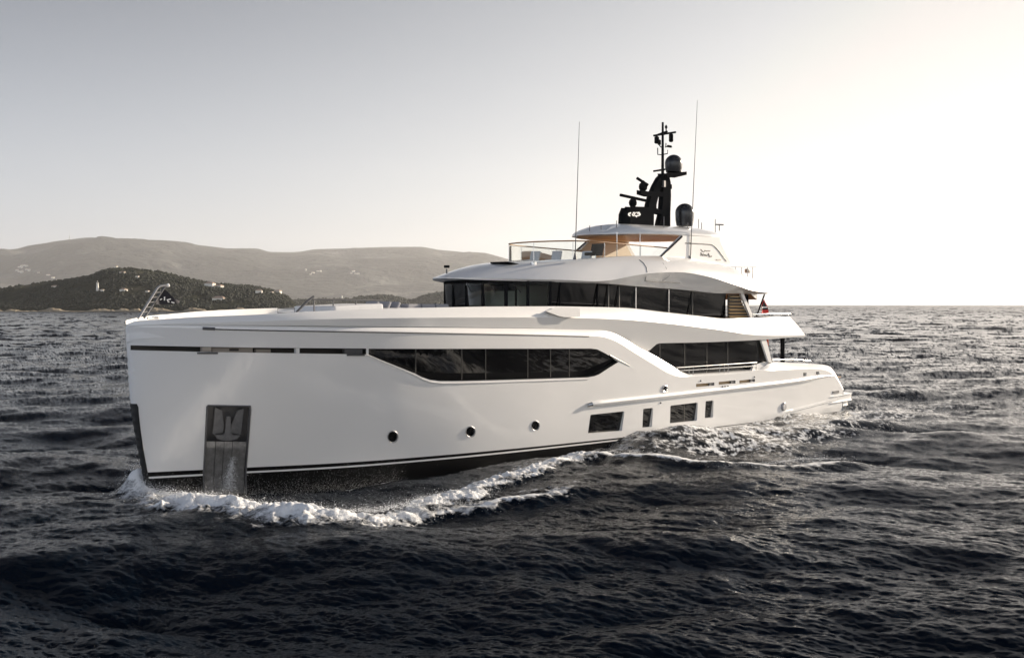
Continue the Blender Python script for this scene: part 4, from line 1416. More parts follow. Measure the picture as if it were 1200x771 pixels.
mb = MB(); mb.strip([q1r, q2r], True)
mb.build('roof_edge', M['white'], Y, 30)
cen = q1r.copy(); cen[:, 1] = 0; cen[:, 2] += .05
MB().strip([q1r, cen], True).build('roof_soffit', M['white2'], Y, 30)
c3 = c2.copy(); c3[:, 1] = 0
MB().strip([c2, c3], True).build('sundeck_floor', M['teak'], Y, 30)
aft_ = [q2r[-1], q3r[-1]]
MB().strip([[(q1r[-1][0], q1r[-1][1] * y, q1r[-1][2]) for y in (-1, 0, 1)], [(q2r[-1][0], q2r[-1][1] * y, q2r[-1][2]) for y in (-1, 0, 1)], [(q3r[-1][0], q3r[-1][1] * y, q3r[-1][2]) for y in (-1, 0, 1)]]).build('roof_end', M['white'], Y, 30)

# house wall line, starboard aft - front - port aft
HW = 3.45
th = np.linspace(0, np.pi / 2, 40)
fs = 22.0 - 4.95 * np.cos(th) ** .8; fy = HW * np.sin(th) ** .8
plan = [(s, y) for s, y in zip(fs, fy)] + [(s, HW) for s in np.arange(22.4, 34.4, .4)] + [(34.35, HW)]
plan = np.array(plan)


def ppx(s, y, z):
    w = BOW + AFT * s + PORT * y + np.array([0, 0, z]) - EYE
    return 600 + FPX * (w @ cR) / (w @ cF)


pxs = np.array([ppx(s, y, 7.4) for s, y in plan])
i0 = int(np.argmin(pxs))
marks = [(536, .16, 'd'), (567, .14, 'd'), (594, .17, 'd'), (619.5, .13, 'd'), (644.5, .12, 'd'), (656, .05, 'd'), (700, .06, 'd'), (712.5, .05, 'm'), (725, .06, 'm'), (744.5, .055, 's'), (783.2, .055, 's'), (811, .035, 'm')]
arc = np.concatenate([[0], np.cumsum(np.linalg.norm(np.diff(plan, axis=0), axis=1))])
pa = lambda a: np.array([np.interp(a, arc, plan[:, 0]), np.interp(a, arc, plan[:, 1])])
ma = [float(np.interp(px, pxs[i0:], arc[i0:])) for px, _, _ in marks]
edges = [0.0] + ma + [float(arc[-1])]
houseb = lambda s: np.interp(s, [15, 40], [5.4, 5.0])
for i in range(len(edges) - 1):
    for sgn in (1, -1):
        aa = np.linspace(edges[i], edges[i + 1], max(3, int((edges[i + 1] - edges[i]) / .25)))
        pts = np.array([pa(a) for a in aa])
        zt = zR1(pts[:, 0]) + .02
        zb_ = houseb(pts[:, 0]) + .6
        tl = 0. if i < 5 else .22
        r0 = np.stack([pts[:, 0], (pts[:, 1] - tl) * sgn, zb_], -1); r1_ = np.stack([pts[:, 0] - .12 * (pts[:, 0] < 20), pts[:, 1] * sgn, zt], -1)
        tint = i < 5
        g = MB().strip([r0, r1_]).build('bridge_window' if i < 5 else 'upper_saloon_window', M['tint'] if tint and (sgn > 0 or i == 0) else M['glass'], Y, 40)
        if i > 0:
            px, w_, kd = marks[i - 1]
            c = pa(edges[i]); d = pa(edges[i] + .05) - pa(edges[i] - .05); an_ = math.atan2(d[1] * sgn, d[0])
            zt_ = float(zR1(c[0]))
            MB().box((c[0] - (.06 if c[0] < 19 else 0), c[1] * sgn, (zt_ + houseb(c[0])) / 2 + .3), (w_, .09, zt_ - houseb(c[0]) - .55), an_).build('mullion', M['mast'] if kd == 'd' else (M['silver'] if kd == 's' else M['mullion']), g, 0)
        if tint:
            for f0, f1 in ((0.0, .10), (.93, 1.0)):
                a_, b__ = r0 + (r1_ - r0) * f0, r0 + (r1_ - r0) * f1
                oo = np.stack([np.gradient(pts[:, 1]), -np.gradient(pts[:, 0])], 1); oo /= np.linalg.norm(oo, axis=1)[:, None]
                off_ = np.stack([-oo[:, 0] * -1, oo[:, 1] * -1 * sgn, np.zeros(len(oo))], 1) * -.012
                MB().strip([a_ + off_, b__ + off_]).build('frame', M['mast'], g, 0)
low_rows = [np.stack([plan[:, 0], plan[:, 1], houseb(plan[:, 0])], -1), np.stack([plan[:, 0], plan[:, 1], houseb(plan[:, 0]) + .6], -1)]
MB().strip(low_rows, True).build('house_wall', M['white2'], Y, 30)
# inside of the bridge
MB().box((25.0, 0, 6.7), (.1, 6.6, 2.4)).build('bulkhead', M['cabin'], Y, 0)
MB().box((21.6, 0, 5.75), (6.6, 6.0, .08)).build('bridge_floor', M['interior'], Y, 0)
MB().box((19.6, 0, 6.25), (.9, 3.6, .95), 0, .1).build('bridge_console', M['darkframe'], Y, 0, .06)
MB().strip([[(34.3, y, 5.2) for y in (-HW, HW)], [(34.3, y, 7.55) for y in (-HW, HW)]]).build('house_end', M['glass'], Y, 0)
MB().box((21.9, 1.3, 6.65), (5.6, .06, 2.1)).build('pane_backing', M['cabin'], Y, 0)  # added pale panel, catches daylight so the bridge panes look lighter
MB().box((19.0, -.9, 6.5), (.06, 4.2, 1.9)).build('pane_backing', M['cabin'], Y, 0)  # added panel, tones down the bright see-through of the front panes
# wipers
for px in (541, 574, 603):
    g0 = float(np.interp(px, pxs[i0:], arc[i0:])); c = pa(g0); c2_ = pa(g0 + .35)
    MB().tube([(c[0] - .2, c[1] + .1, float(zR1(c[0])) - .06), (c2_[0] - .2, c2_[1] + .1, 7.35)], .022, 6).build('wiper', M['darkframe'], Y)

# louvred screen and struts abaft the upper saloon
c = [at(853.4, 345.2, 3.42), at(866.5, 345.4, 3.42), at(876.5, 372.0, 3.42), at(853.4, 373.4, 3.42)]
g = MB().prism([(p[0], p[2]) for p in c], 3.36, 3.40).build('louvre_screen', M['interior'], Y, 0)
for k in range(7):
    f_ = (k + .5) / 7
    a_ = c[0] + (c[3] - c[0]) * f_; b__ = c[1] + (c[2] - c[1]) * f_
    MB().box(((a_[0] + b__[0]) / 2, 3.43, (a_[2] + b__[2]) / 2), (b__[0] - a_[0] - .1, .14, .045), 0, 0, -.5).build('louvre', M['gold'], g, 0)
for sgn in (1, -1):
    a_, b__ = at(867.5, 344.6, 3.5), at(879, 372.5, 3.5)
    MB().prism([(a_[0], a_[2]), (a_[0] + .28, a_[2]), (b__[0] + .30, b__[2]), (b__[0], b__[2])], sgn * 3.44, sgn * 3.56).build('roof_strut', M['white2'], Y, 0, .02)
    q = at(875, 350, 2.9)
    MB().lathe((q[0], 2.9 * sgn, 5.0), [(.11, 0), (.11, 2.5)], 12).build('roof_pillar', M['mast'], Y)
# rail round the upper aft deck
zt = r4[-1][2]
rp = [at(882, 368.5, 4.0), at(905, 367.5, 4.0), at(926, 367.8, 3.9)]
rp += [(rp[-1][0] + .5, 2.5, rp[-1][2]), (rp[-1][0] + .6, 0, rp[-1][2]), (rp[-1][0] + .5, -2.5, rp[-1][2]), (rp[-1][0], -3.9, rp[-1][2]), (rp[0][0], -4.0, rp[0][2])]
g = MB().tube(rp, .018, 8).build('upper_rail', M['silver'], Y)
for a_, b__ in zip(rp[:-1], rp[1:]):
    L_ = np.linalg.norm(np.array(a_) - np.array(b__)); n_ = max(1, int(L_ / 1.1))
    for k in range(n_):
        p = np.array(a_) + (np.array(b__) - np.array(a_)) * k / n_
        MB().tube([p, (p[0], p[1], p[2] - .55)], .022, 6).build('stanchion', M['silver'], g)

# side fairing on the upper bulwark
f_ = [at(a, b, 4.36) for a, b in ((637, 364.6), (645, 361.4), (671.5, 362.4), (672, 369.6), (655, 370.2), (647, 368.4))]
MB().prism([(p[0], p[2]) for p in f_], 4.1, 4.70).build('light_fairing', M['white'], Y, 0, .06)

# deck-light pod and small fittings on the roof
q = at(523.5, 312.5, 0.); MB().box((q[0], 0, q[2]), (.16, .24, .12)).build('camera_housing', M['mast'], Y, 0, .03)
MB().tube([(q[0], 0, q[2] - .1), (q[0], 0, q[2] - .32)], .04, 6).build('camera_stem', M['darksteel'], Y)
q = at(625, 312, 1.9); MB().lathe((q[0], 1.9, q[2] - .12), [(.12, -.15), (.12, .1), (.15, .12), (.15, .32), (.02, .36)], 14).build('searchlight', M['silver'], Y)
q = at(592, 308.3, .9); MB().box((q[0], .9, q[2] - .03), (.9, 1.1, .07), 0, .10).build('roof_hatch', M['mast'], Y, 0, .02)

# pantograph door seams on the roof side
def roof_pt(px, py, y0=3.9):
    """sighting brought onto the roof side"""
    qq = at(px, py, y0)
    for _ in range(30):
        s, z = qq[0], qq[2]
        ta = np.clip((s - 15.2) / 23.0, 0, 1)
        col_ = [np.array([np.interp(s, r[:, 0], r[:, 1]), np.interp(s, r[:, 0], r[:, 2])]) for r in [q1r] + rows]
        zz = [c_[1] for c_ in col_]; yy = [c_[0] for c_ in col_]
        y = float(np.interp(z, zz, yy)); qq = at(px, py, .5 * qq[1] + .5 * y)
    return qq + np.array([0, .012, 0])


for pl in ([(749, 304.5), (754, 308.5), (757.5, 314), (758.3, 319), (756.6, 325), (755.6, 329.2), (766, 330.2), (780, 330.6), (797, 331.4)], [(776.5, 308), (781, 315), (784.2, 323), (781, 326), (776, 329.4)]):
    MB().tube([roof_pt(*p) for p in pl], .016 if pl[0][0] < 760 else .008, 5).build('door_seam', M['mullion'], Y)

# --- sundeck ------------------------------------------------------------------------------
zr_ = lambda s: np.interp(s, [21.5, 31], [9.93, 9.78])
port_rail = [(30.6, 2.85), (27, 2.82), (24, 2.75), (22.9, 2.55), (22.3, 2.1), (21.95, 1.2), (21.8, 0)]
full = port_rail + [(s, -y) for s, y in port_rail[-2::-1]]
rail_pts = [(s, y, float(zr_(s))) for s, y in full]
g = MB().tube(rail_pts, .035, 8).build('sundeck_rail', M['teak'], Y)
gl_ = [(s, y, float(zC(max(s, 20.5))) - .1) for s, y in full]
MB().strip([gl_, [(p[0], p[1], p[2] - .05) for p in rail_pts]]).build('glass_screen', M['clear'], g, 30)
for i in (0, 1, 2, 4, 6, 8, 10, 11, 12):
    p = rail_pts[i]; MB().tube([p, (p[0], p[1], p[2] - .95)], .02, 6).build('stanchion', M['silver'], g)

# side wings carrying the hardtop
for sgn in (1, -1):
    wing = [(28.3, 9.25), (30.3, 10.46), (34.0, 10.55), (34.15, 10.2), (35.15, 9.2), (34.6, 8.8), (31, 9.0)]
    g = MB().prism(wing, sgn * 3.02, sgn * 3.20).build('hardtop_wing', M['white'], Y, 0, .03)
    MB().prism([(28.45, 9.3), (30.36, 10.44), (33.6, 10.5), (34.7, 9.25), (31, 9.1)], sgn * 2.985, sgn * 3.015).build('wing_warm_tone', M['beige'], g, 0)  # beige paints warm sunlight onto the white wing's inner face
    MB().tube([(28.30, sgn * 3.2, 9.30), (30.26, sgn * 3.2, 10.44)], .05, 6).build('wing_edge', M['darkframe'], g)
    seam = [at(a, b, 3.2) + np.array([0, .004, 0]) for a, b in ((803.5, 285), (820, 285.8), (833, 286.6), (836.5, 288), (842, 294), (851, 306.2))]
    MB().tube([(p[0], p[1] * sgn, p[2]) for p in seam], .03, 6).build('wing_seam', M['mullion'], g)
    if sgn > 0:
        k_ = 25.7
        mb = MB()
        strokes = [([(285, 318), (318, 352), (345, 388)], 1.5), ([(375, 402), (400, 372), (415, 345)], 1.0), ([(340, 380), (385, 392)], .8), ([(405, 368), (440, 358), (470, 372), (500, 358), (535, 372), (572, 362)], .95),
                   ([(285, 420), (300, 465), (302, 512)], 1.3), ([(298, 425), (330, 470), (352, 510)], 1.1), ([(352, 512), (360, 470), (366, 445)], .9), ([(385, 490), (405, 470), (425, 482), (412, 505), (388, 492)], .8), ([(430, 475), (440, 505), (470, 515), (486, 478)], .8),
                   ([(520, 435), (532, 480), (545, 525), (580, 534), (618, 524)], 1.2)]
        for st, w_ in strokes:
            P = [at(810 + x / k_, 280 + y_ / k_, 3.207) for x, y_ in st]
            for a_, b__ in zip(P[:-1], P[1:]):
                d = b__ - a_; L_ = math.hypot(d[0], d[2]); nx, nz = -d[2] / L_, d[0] / L_; hw = .026 * w_
                mb.prism([(a_[0] + nx * hw, a_[2] + nz * hw), (b__[0] + nx * hw, b__[2] + nz * hw), (b__[0] - nx * hw, b__[2] - nz * hw), (a_[0] - nx * hw, a_[2] - nz * hw)], 3.196, 3.208 + .0007 * len(mb.f) / 6)
        mb.build('name_lettering', M['letter'], g, 0)
        q = at(842, 304.6, 3.2); MB().box((q[0], 3.2, q[2]), (.5, .05, .06)).build('wing_light', M['beam'], g, 0)

# hardtop, a lens-shaped roof
hy = PCH([(26.1, 0), (26.14, .35), (26.4, .9), (27.0, 1.7), (28.0, 2.45), (29.3, 2.95), (31, 3.2), (33, 3.22), (34.4, 2.95), (35.4, 2.2), (35.9, 1.0), (36.0, 0)])
sq = np.concatenate([26.1 + np.linspace(0, 1, 24) ** 2 * 2.4, np.linspace(28.5, 34, 30)[1:], 36.0 - np.linspace(1, 0, 24) ** 2 * 2][0:3])
sq = np.unique(np.round(sq, 4))
zh = lambda s: np.interp(s, [25, 38], [10.46, 10.62])
E_ = np.stack([sq, hy(sq), zh(sq)], -1)
rows = [E_]
for f_, dz in ((1.0, .11), (.95, .23), (.84, .37), (.66, .51), (.42, .61), (.2, .66), (0, .68)):
    p = E_.copy(); p[:, 1] *= f_; p[:, 0] = 31.6 + (p[:, 0] - 31.6) * (f_ * .25 + .75); p[:, 2] += dz * np.clip((hy(sq) / 2.2), .0, 1)
    rows.append(p)
mb = MB(); mb.strip(rows, True)
i1 = E_.copy(); i1[:, 1] *= .93; i1[:, 0] = 31.6 + (i1[:, 0] - 31.6) * .96; i1[:, 2] -= .05
mb.strip([E_, i1], True)
mb.build('hardtop', M['white'], Y, 40)
i2 = i1.copy(); i2[:, 1] *= .80; i2[:, 0] = 31.6 + (i2[:, 0] - 31.6) * .86; i2[:, 2] += .02
MB().strip([i1, i2], True).build('hardtop_border', M['beige'], Y, 30)
i3 = i2.copy(); i3[:, 1] = 0; i3[:, 2] += .02
MB().strip([i2, i3], True).build('hardtop_lining', M['teak'], Y, 30)
# helm seat and furniture under the hardtop
g = MB().box((27.9, 1.6, 9.05), (.7, 1.6, .5)).build('helm_console', M['white2'], Y, 0, .08)
for px in (723, 750):
    q = at(px, 290, 2.6); MB().lathe((q[0], 2.6, 8.9), [(.02, 0), (.02, 1.55)], 8).build('hardtop_post', M['silver'], Y)

# --- mast and aerials ----------------------------------------------------------------------
def pm(px, py, y=0.): return at(px, py, y)


a_, b__, c_, d_ = pm(732.5, 265.5), pm(735.5, 246), pm(738.5, 244.4), pm(766, 246.2)
pod = [(pm(732.3, 266)), pm(733, 252), pm(735.6, 245.4), pm(757, 246), pm(758.4, 250), pm(758.2, 266)]
mast = MB().prism([(p[0], p[2]) for p in pod], -.40, .40).build('mast', M['mast'], Y, 30, .10)


def leg(name, pairs, y0, y1, mat=M['mast'], bev=.03):
    n = len(pairs)
    A_ = [pm(*p[0]) for p in pairs]; B_ = [pm(*p[1]) for p in pairs]
    poly = [(p[0], p[2]) for p in A_] + [(p[0], p[2]) for p in B_[::-1]]
    return MB().prism(poly, y0, y1).build(name, mat, mast, 30, bev)


leg('mast_leg', [((757.0, 250), (766.5, 250)), ((758.4, 240), (766.4, 240)), ((761.5, 229), (769, 229)), ((766, 218), (772.5, 218)), ((771, 209), (777, 210)), ((776, 204.2), (782.5, 207.5))], -.16, .16)
leg('mast_leg', [((769.6, 265.5), (782.5, 265.5)), ((773.6, 249), (782.6, 249)), ((775.0, 230), (783.4, 230)), ((775.4, 214), (783, 214)), ((775, 205.5), (781, 205.5))], -.16, .16)
leg('radar_arm', [((735.6, 242.8), (735.6, 246.4)), ((760, 243.6), (760, 248)), ((781.5, 249), (781.5, 253.2))], -.18, .18)
leg('radar_arm', [((749, 223.2), (749, 227.4)), ((756, 225.2), (757, 229.8)), ((781, 226), (781, 230.5))], -.15, .15)
leg('dome_arm', [((776, 203.8), (777, 207.6)), ((784, 203.6), (785, 208.4)), ((799.4, 202.4), (799.4, 205.0))], -.3, .3)
for (bx, by), (ex, ey), (cx, cy, rx, ry) in (((726.5, 228.6), (757.5, 235.4), (741.6, 237.2, 4.8, 3.6)), ((746.0, 208.6), (759.6, 217.4), (753.6, 218.4, 5.2, 4.0))):
    q = pm(cx, cy); w_ = rx / FPX * 64
    g = MB().lathe((q[0], 0, q[2]), [(w_ * .55, -w_ * 1.05), (w_ * .9, -w_ * .7), (w_, -w_ * .1), (w_ * .85, w_ * .5), (w_ * .45, w_ * .85), (w_ * .25, w_ * 1.3)], 16).build('radar', M['mast'], mast)
    p0, p1 = at(bx, by, -.30), at(ex, ey, .30)
    d_ = Vector(p1 - p0); m_ = (p0 + p1) / 2
    MB().box(tuple(m_), (d_.length, .12, .16), math.atan2(d_.y, d_.x), -math.asin(d_.z / d_.length)).build('scanner', M['mast'], g, 0, .04)


def dome(px, py, rp, y, hgt, name='satellite_dome'):
    q = at(px, py, y); D = float((BOW + AFT * q[0] + PORT * y - EYE) @ cF); r = rp / FPX * D
    prof = [(r * .62, -r * hgt), (r * .86, -r * hgt * .94), (r * .97, -r * hgt * .5), (r, -r * .05)] + [(r * math.cos(t), r * math.sin(t)) for t in np.linspace(.15, 1.5, 10)] + [(.01, r)]
    return MB().lathe((q[0], y, q[2]), prof, 28).build(name, M['dome'], Y if name != 'satellite_dome' else mast)


dome(789.4, 191.8, 10.2, 0., 1.05)
dome(802.3, 249.6, 11.0, .4, 1.45)
q = pm(776.5, 205); qt = pm(776.0, 143.4)
MB().tube([(q[0], 0, q[2] - .2), (q[0], 0, qt[2])], .09, 8, .06).build('mast_pole', M['mast'], mast)
def bar(p0, p1, r, name='crosstree', y0=0., y1=0.):
    a_, b__ = pm(*p0, y0), pm(*p1, y1)
    return MB().tube([a_, b__], r, 6).build(name, M['mast'], mast)
a_ = pm(776.2, 156.4)
MB().tube([(a_[0] + .45, -.62, a_[2] + .02), (a_[0] - .45, .62, a_[2] - .02)], .06, 6).build('crosstree', M['mast'], mast)
bar((766.3, 159.2), (791.4, 155.2), .065)
bar((766.2, 200.8), (779, 198.8), .06)
for cx, cy, w_, h_ in ((769.6, 164.2, .28, .42), (772.6, 167.0, .2, .3), (786.4, 161.6, .26, .5)):
    q = pm(cx, cy); MB().lathe((q[0], 0, q[2]), [(w_ * .3, -h_ / 2), (w_ * .5, -h_ * .4), (w_ * .5, h_ * .35), (w_ * .2, h_ / 2)], 10).build('horn', M['mast'], mast)
bar((780.6, 155.5), (780.6, 148), .035, 'aerial'); q = pm(780.6, 149.4); MB().lathe((q[0], 0, q[2]), [(.02, -.12), (.09, 0), (.02, .14)], 8).build('wind_sensor', M['mast'], mast)
for pl in ([(770.6, 173.5), (770.8, 181.3), (776, 181.6)], [(776, 181.6), (782.2, 180.2), (782.4, 176)], [(772.6, 170.5), (774.6, 172.6), (777, 172.8)], [(779.6, 172.8), (783.6, 171.8), (787.2, 172.4)], [(780.4, 168), (780.2, 172.2)]):
    MB().tube([pm(*p) for p in pl], .03, 5).build('aerial', M['mast'], mast)
q = pm(784.4, 171.8); MB().box((q[0], 0, q[2]), (.34, .1, .12)).build('camera', M['mast'], mast, 0)
q = pm(785.2, 219); MB().box((q[0], 0, q[2]), (.16, .16, .26)).build('horn', M['mast'], mast, 0)
q = pm(774.4, 216); MB().box((q[0], .2, q[2]), (.18, .16, .36)).build('lamp', M['darksteel'], mast, 0)
bar((795.5, 205), (801.5, 203.4), .03, 'aerial')
# maker's mark in white on the mast pod (illegible strokes)
mb = MB()
k_ = 25.7
for st, w_ in (([(375, 245), (300, 275), (290, 305), (350, 335)], 1.3), ([(445, 230), (430, 285), (405, 320)], 1.2), ([(450, 235), (490, 255), (465, 320), (425, 335)], 1.2), ([(505, 250), (540, 235)], .9), ([(520, 330), (545, 375)], 1.4), ([(560, 255), (610, 245), (630, 265)], 1.7), ([(480, 335), (545, 335), (600, 325), (655, 300)], 1.0), ([(600, 335), (655, 295), (620, 260)], 1.0)):
    P = [at(725 + x / k_, 240 + y_ / k_, .406) for x, y_ in st]
    for a_, b__ in zip(P[:-1], P[1:]):
        d = b__ - a_; L_ = math.hypot(d[0], d[2]); nx, nz = -d[2] / L_, d[0] / L_; hw = .03 * w_
        mb.prism([(a_[0] + nx * hw, a_[2] + nz * hw), (b__[0] + nx * hw, b__[2] + nz * hw), (b__[0] - nx * hw, b__[2] - nz * hw), (a_[0] - nx * hw, a_[2] - nz * hw)], .395, .406 + .0007 * len(mb.f) / 6)
mb.build('emblem', M['letterw'], mast, 0)
# whip aerials and small fittings on the hardtop
def whip(p0, p1, y, r0=.030, r1=.012, mat='darksteel'):
    a_, b__ = at(*p0, y), at(*p1, y)
    b__[0] = a_[0] + (b__[0] - a_[0])
    g = MB().tube([a_, a_ + (b__ - a_) * .5, b__], r0, 6, r1).build('whip_aerial', M[mat], Y)
    MB().lathe((a_[0], a_[1], a_[2] - .1), [(.11, 0), (.07, .18), (.035, .35)], 10).build('base', M['darksteel'], g)
whip((674, 302), (679, 143), 2.75)
whip((809, 304.6), (817.2, 118), 3.25)
for px, py, h_, y in ((691, 269.5, 5, 1.2), (704.5, 267.6, 3.2, 1.2), (722.5, 266.6, 8, 1.0), (818.6, 266, 9, 1.4), (822.2, 267, 6, 1.4), (838.2, 271, 14, 1.0), (778, 266, 12, 2.4), (806, 266, 5, 2.2)):
    a_, b__ = at(px, py + 1.5, y), at(px, py - h_, y)
    MB().tube([a_, (a_[0], a_[1], b__[2])], .022, 6).build('aerial', M['darksteel'], Y)
a_, b__ = at(843, 270.5, .6), at(843, 263.4, .6)
g = MB().tube([a_, (a_[0], a_[1], b__[2])], .03, 6).build('weather_vane', M['darksteel'], Y)
MB().box((a_[0], a_[1], b__[2]), (.5, .12, .07), .6).build('vane_head', M['darksteel'], g, 0)
# aft sundeck rail
rp = [at(856.5, 312.6, 3.2), at(869, 313.2, 3.1), at(886, 313.0, 2.6)]
g = MB().tube(rp, .016, 6).build('sundeck_aft_rail', M['silver'], Y)
for a_, b__ in ((857, 320), (862, 320), (869, 321), (876, 324), (882, 326)):
    p = at(a_, 313, 3.0); p2 = at(a_, b__, 3.0); MB().tube([p, (p[0], p[1], p2[2])], .025, 6).build('stanchion', M['silver'], g)
q = at(876, 317.5, 2.9); MB().box((q[0], 2.9, q[2]), (.26, .26, .24)).build('liferaft', M['beam'], g, 0, .05)

# --- bow fittings ----------------------------------------------------------------------------
a_, b__ = at(163, 373, .15), at(186, 335.2, .15)
for off in (.16, -.16):
    pass
g = MB().tube([at(161.8, 373.4, .3), at(184.5, 337.2, .3), at(188, 335, .3), at(195.5, 334.2, .3)], .045, 8).build('jackstaff', M['steel'], Y)
MB().tube([at(168.8, 372.6, -.1), at(192.5, 337, -.1), at(195.5, 334.4, -.1)], .045, 8).build('rear_tube', M['darksteel'], g)
for f_ in (.2, .36, .52, .68, .84):
    p = at(161.8, 373.4, .3) * (1 - f_) + at(184.5, 337.2, .3) * f_; p2 = at(168.8, 372.6, -.1) * (1 - f_) + at(192.5, 337, -.1) * f_
    MB().tube([p, p2], .018, 6).build('rung', M['darksteel'], g)
q = at(197, 334.6, 0.); MB().lathe((q[0], 0, q[2]), [(.04, -.05), (.07, 0), (.03, .07)], 10).build('lamp', M['letterw'], g)
for px, py, y in ((182, 372.5, -.6), (176, 373, .2)):
    q = at(px, py, y); MB().box((q[0], q[1], q[2]), (.25, .08, .1)).build('bow_cleat', M['silver'], Y, 0, .02)
# slanted windscreen frame over the fore sitting area
A = [at(347.5, 366, 1.6), at(361, 352.2, 1.6), at(367.5, 347.6, 1.6)]
g = MB().tube(A, .05, 8).build('screen_frame', M['darksteel'], Y)
tr_ = [at(366, 351.2, 1.55), at(400, 351.4, 1.6), at(448, 352.2, 1.6)]
MB().tube(tr_, .035, 6).build('top_rail', M['darksteel'], g)
for px in (368, 390.5, 417):
    p = at(px, 351.6, 1.6); MB().tube([p, (p[0], p[1], p[2] - .45)], .028, 6).build('stanchion', M['darksteel'], g)
q = [at(a, b, 1.4) for a, b in ((325.5, 361.4), (345.2, 361.4), (345.2, 366.5), (325.5, 367))]
MB().tube(q, .02, 5, closed=True).build('hatch_frame', M['mullion'], Y)

# crowned coaming of the fore sitting area
sc_ = np.linspace(6.0, 16, 30)
ycm = np.interp(sc_, [6, 8, 12, 16], [1.2, 1.9, 2.5, 2.6]); zcm = np.array([zL4(s) for s in sc_]) + np.interp(sc_, [6, 9, 16], [-.25, -.05, -.10])
rows = [np.stack([sc_, ycm + .25, zcm - .5], -1), np.stack([sc_, ycm + .1, zcm], -1), np.stack([sc_, ycm * .5, zcm + .04], -1), np.stack([sc_, ycm * 0, zcm + .05], -1)]
MB().strip(rows, True).build('fore_coaming', M['white2'], Y, 40)

# ------------------------------------------------------------------ THINGS ON BOARD
# anchor stowed in its pocket; the pocket itself is part of the hull
PK = [on_hull(243, 475.6), on_hull(293.4, 476.4), on_hull(287.6, 590), on_hull(239.4, 590)]


def pk(a, b, d=0.):
    """pocket coordinates: a across 0..1, b down 0..1, d metres outward"""
    top_ = PK[0] * (1 - a) + PK[1] * a; bot = PK[3] * (1 - a) + PK[2] * a
    p = top_ * (1 - b) + bot * b
    s, z = p[0], p[2]
    return np.array([s, float(hull_y(s, z)) + d * .9, z]) + np.array([-d * .45, 0, 0])


def pk_plate(a0, a1, b0, b1, d, th, name, mat, parent, n=8, bev=0., roll=None):
    mb = MB(); bs = np.linspace(b0, b1, n)
    f_ = lambda b: d if roll is None else d + roll(b)
    o = [[pk(a, b, f_(b)) for b in bs] for a in np.linspace(a0, a1, 4)]; i = [[pk(a, b, f_(b) - th) for b in bs] for a in np.linspace(a0, a1, 4)]
    mb.strip(o + i[::-1] + [o[0]])
    return mb.build(name, mat, parent, 30, bev)


pock = MB().strip([[pk(a, b, -.45) for a in np.linspace(0, 1, 5)] for b in np.linspace(0, 1, 10)]).build('anchor_pocket', M['darksteel'], Y, 30)
rim = [pk(a, 0) for a in np.linspace(0, 1, 6)] + [pk(1, b) for b in np.linspace(.05, 1, 16)] + [pk(0, b) for b in np.linspace(1, 0.02, 16)]
riml = rim + [rim[0]]
inw = [pk(a, 0, -.45) for a in np.linspace(0, 1, 6)] + [pk(1, b, -.45) for b in np.linspace(.05, 1, 16)] + [pk(0, b, -.45) for b in np.linspace(1, 0.02, 16)]
MB().strip([riml, inw + [inw[0]]]).build('pocket_wall', M['steel'], pock, 30)
MB().tube([pk(a, -.004, .01) for a in np.linspace(0, 1, 6)] + [pk(1.004, b, .01) for b in np.linspace(.03, 1, 16)], .035, 6).build('pocket_rim', M['darksteel'], pock)
MB().tube([pk(-.004, b, .01) for b in np.linspace(1, 0.0, 16)], .035, 6).build('pocket_rim', M['darksteel'], pock)
# stainless lower plates with a rolled lip
lip = lambda b: .07 * math.exp(-((b - .43) / .05) ** 2)
ks = [.02, .24, .44, .64, .98]
for i in range(4):
    pk_plate(ks[i] + .006, ks[i + 1] - .006, .36, 1.0, -.06, .06, 'chafe_plate', M['plate'], pock, 26, 0., lip)
root = None
q = pk(.48, .32, -.2)
root = ship_thing('anchor', q[0], q[1], q[2], 'dark steel anchor with two flukes stowed in the bow pocket', 'anchor')


def anc(poly, d0, d1, name):
    n = len(poly); vs_ = [pk(a, b, d1) for a, b in poly] + [pk(a, b, d0) for a, b in poly]
    o = MB().add(vs_, [tuple(range(n)), tuple(range(2 * n - 1, n - 1, -1))] + [(i, (i + 1) % n, n + (i + 1) % n, n + i) for i in range(n)]).build(name, M['anchor'], root, 0, .012)
    own(o, root, *q)
    return o


anc([(.20, .02), (.34, .05), (.42, .20), (.40, .27), (.18, .285)], -.34, -.16, 'fluke')
anc([(.86, .03), (.72, .05), (.60, .20), (.60, .27), (.83, .285)], -.34, -.16, 'fluke')
anc([(.47, .11), (.55, .11), (.58, .27), (.66, .30), (.40, .30), (.45, .27)], -.25, -.06, 'shank')
anc([(.22, .295), (.80, .295), (.74, .33), (.60, .345), (.42, .345), (.28, .33)], -.30, -.05, 'crown')

